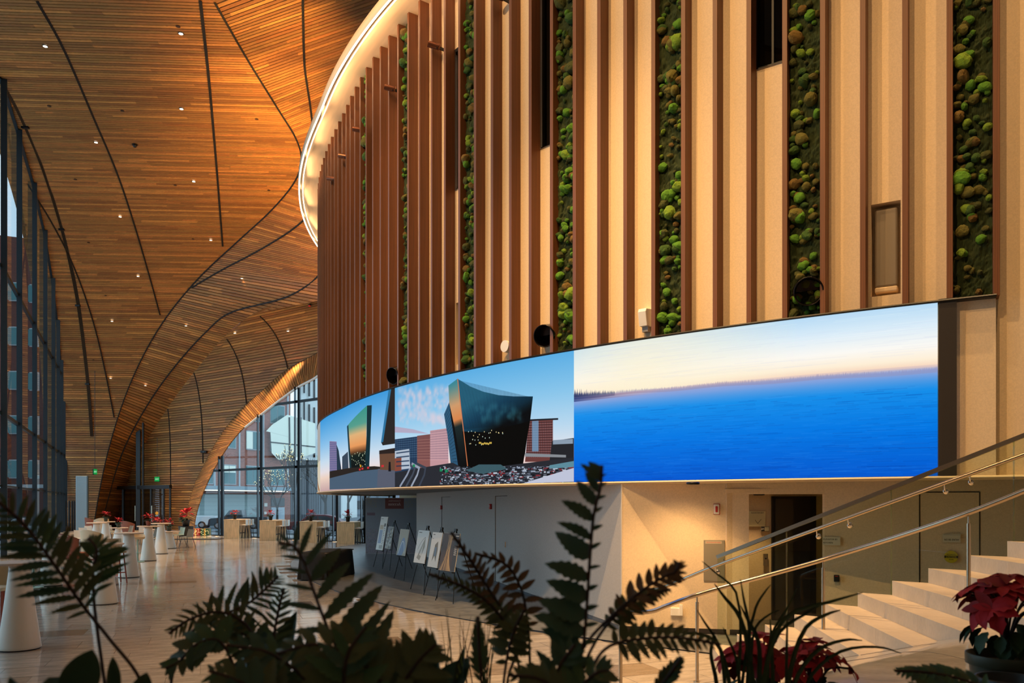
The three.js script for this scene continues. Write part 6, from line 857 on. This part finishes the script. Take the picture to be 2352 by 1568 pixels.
{ // grasses
  const blade = (o, pts, r, mat) => { const P = pts.map(([a, b, d]) => at(a, b, d)), c = new THREE.CatmullRomCurve3(P); const g = gridGeo((u, v) => { const p = c.getPoint(u), t = c.getTangent(u), s = t.clone().cross(new THREE.Vector3(0.1, 0.2, 1)).normalize(); return p.add(s.multiplyScalar((v - 0.5) * r * Math.pow(1 - u * 0.96, 0.6))).add(new THREE.Vector3(0, 0, Math.abs(v - 0.5) * r * 0.5)); }, 14, 2); obj('blade', g, mat || pick(M.grass), o); };
  const o = thing('grass_clump', 'tall arching green grass clump in front of the left poinsettia', 'grass');
  for (const [bx_, tx, ty, mx, my] of [[1700, 1612, 1288, 1690, 1360], [1690, 1770, 1342, 1735, 1395], [1720, 1790, 1400, 1735, 1440], [1730, 1980, 1360, 1800, 1420], [1740, 1640, 1340, 1700, 1420], [1715, 1700, 1330, 1720, 1440], [1790, 1930, 1400, 1850, 1440], [1800, 1980, 1470, 1880, 1490], [1760, 1830, 1350, 1770, 1460], [1650, 1640, 1450, 1632, 1500], [1670, 1600, 1400, 1650, 1480], [1805, 1808, 1410, 1806, 1490], [1775, 1768, 1420, 1772, 1500], [1820, 2070, 1500, 1930, 1495], [1700, 1660, 1440, 1690, 1510], [1735, 1890, 1385, 1790, 1450], [1745, 1700, 1390, 1740, 1470], [1690, 1560, 1460, 1640, 1470]]) { const d = rr(1.95, 2.2); blade(o, [[bx_ + rr(-12, 12), 1720, d], [(bx_ * 2 + mx) / 3, 1560, d], [mx, my, d], [(mx + tx) / 2 + (tx - mx) * 0.15, (my + ty) / 2 - 12, d], [tx, ty, d]], rr(0.01, 0.018)); }
  const o2 = thing('grass_clump', 'thin sparse brown grass between the ferns before the carpet edge', 'grass');
  for (let i = 0; i < 22; i++) { const b = rr(990, 1130), t = b + rr(-45, 45), h = rr(1395, 1470), d = rr(1.8, 2.1); blade(o2, [[b, 1720, d], [b + (t - b) * 0.3, 1580, d], [b + (t - b) * 0.6, (1580 + h) / 2, d], [t, h, d]], rr(0.003, 0.005), i % 3 ? M.grass[0] : M.fernBrown); }
}
function poinsettia(label, c, R, stemsTo, pot, n) {                                     // near plant: every bract and leaf its own part
  const o = thing('poinsettia', label, 'plant', c);
  const heads = n;
  for (let h = 0; h < heads; h++) {
    const a = h * 2.4, e = h === 0 ? 1.5 : rr(-0.15, 1.0), hd = sph(a, e), hp = hd.clone().multiply(new THREE.Vector3(R, R * 0.78, R)).multiplyScalar(h === 0 ? 1 : rr(0.75, 1)); obj('stem', tube([new THREE.Vector3(0, -R * 0.9, 0), hp.clone().multiplyScalar(0.45), hp], 0.004, 5), M.stem, o);
    const nb = 7; for (let k = 0; k < nb; k++) { const b = k * 6.283 / nb + rr(-0.25, 0.25), up = hd.clone().add(new THREE.Vector3(0, 0.6, 0)).normalize(), t1 = new THREE.Vector3().crossVectors(up, new THREE.Vector3(0.3, 0.2, 1)).normalize(), t2 = up.clone().cross(t1), dir = t1.multiplyScalar(Math.cos(b)).add(t2.multiplyScalar(Math.sin(b))).add(up.clone().multiplyScalar(rr(-0.25, 0.35))).normalize(), l = R * rr(0.36, 0.6); const m = shade(new THREE.Mesh(pick(bractGeo), pick([M.red, M.red, M.redDark]))); m.name = 'bract'; orient(m, hp, dir, up, l, l, l * rr(0.95, 1.25)); o.add(m); }
  }
  for (let k = 0; k < 22; k++) { const a = rr(0, 6.283), d = sph(a, rr(-0.9, 0.1)), l = R * rr(0.4, 0.65), m = shade(new THREE.Mesh(bractGeo[1], M.leaf)); m.name = 'leaf'; orient(m, d.clone().multiply(new THREE.Vector3(R * 0.55, R * 0.45, R * 0.55)).add(new THREE.Vector3(0, -R * 0.3, 0)), d.add(new THREE.Vector3(0, -0.5, 0)), UPV, l, l, l); o.add(m); }
  if (pot) obj('pot', lathe([[0, -pot[1]], [pot[0] * 0.72, -pot[1]], [pot[0] * 0.95, -0.035 - pot[2]], [pot[0] * 1.05, -0.035 - pot[2]], [pot[0] * 1.06, -pot[2]], [pot[0], -pot[2]], [pot[0] * 0.9, -pot[2] - 0.03], [0, -pot[2] - 0.03]], 30), M.pot, o);
  return o;
}
poinsettia('red poinsettia in a green pot beside the right stair steps', at(2310, 1400, 2.7), 0.15, 0, [0.115, 0.455, 0.15], 16);
poinsettia('low red poinsettia behind the grass clump', at(1750, 1530, 2.6), 0.13, 0, [0.1, 0.28, 0.14], 12); poinsettia('low red poinsettia right of the grass clump', at(1868, 1535, 2.65), 0.115, 0, [0.1, 0.28, 0.13], 11);
{ const o = thing('empty_pot', 'empty dark plant pot rim beside the potted poinsettia', 'pot', at(2318, 1556, 2.35)); obj('pot', lathe([[0, -0.3], [0.05, -0.3], [0.082, -0.02], [0.09, -0.02], [0.09, 0], [0.08, 0], [0.07, -0.1], [0, -0.1]], 28), std({ color: 0x1c1f1e, roughness: 0.5 }), o); }
renderer.render(scene, camera);
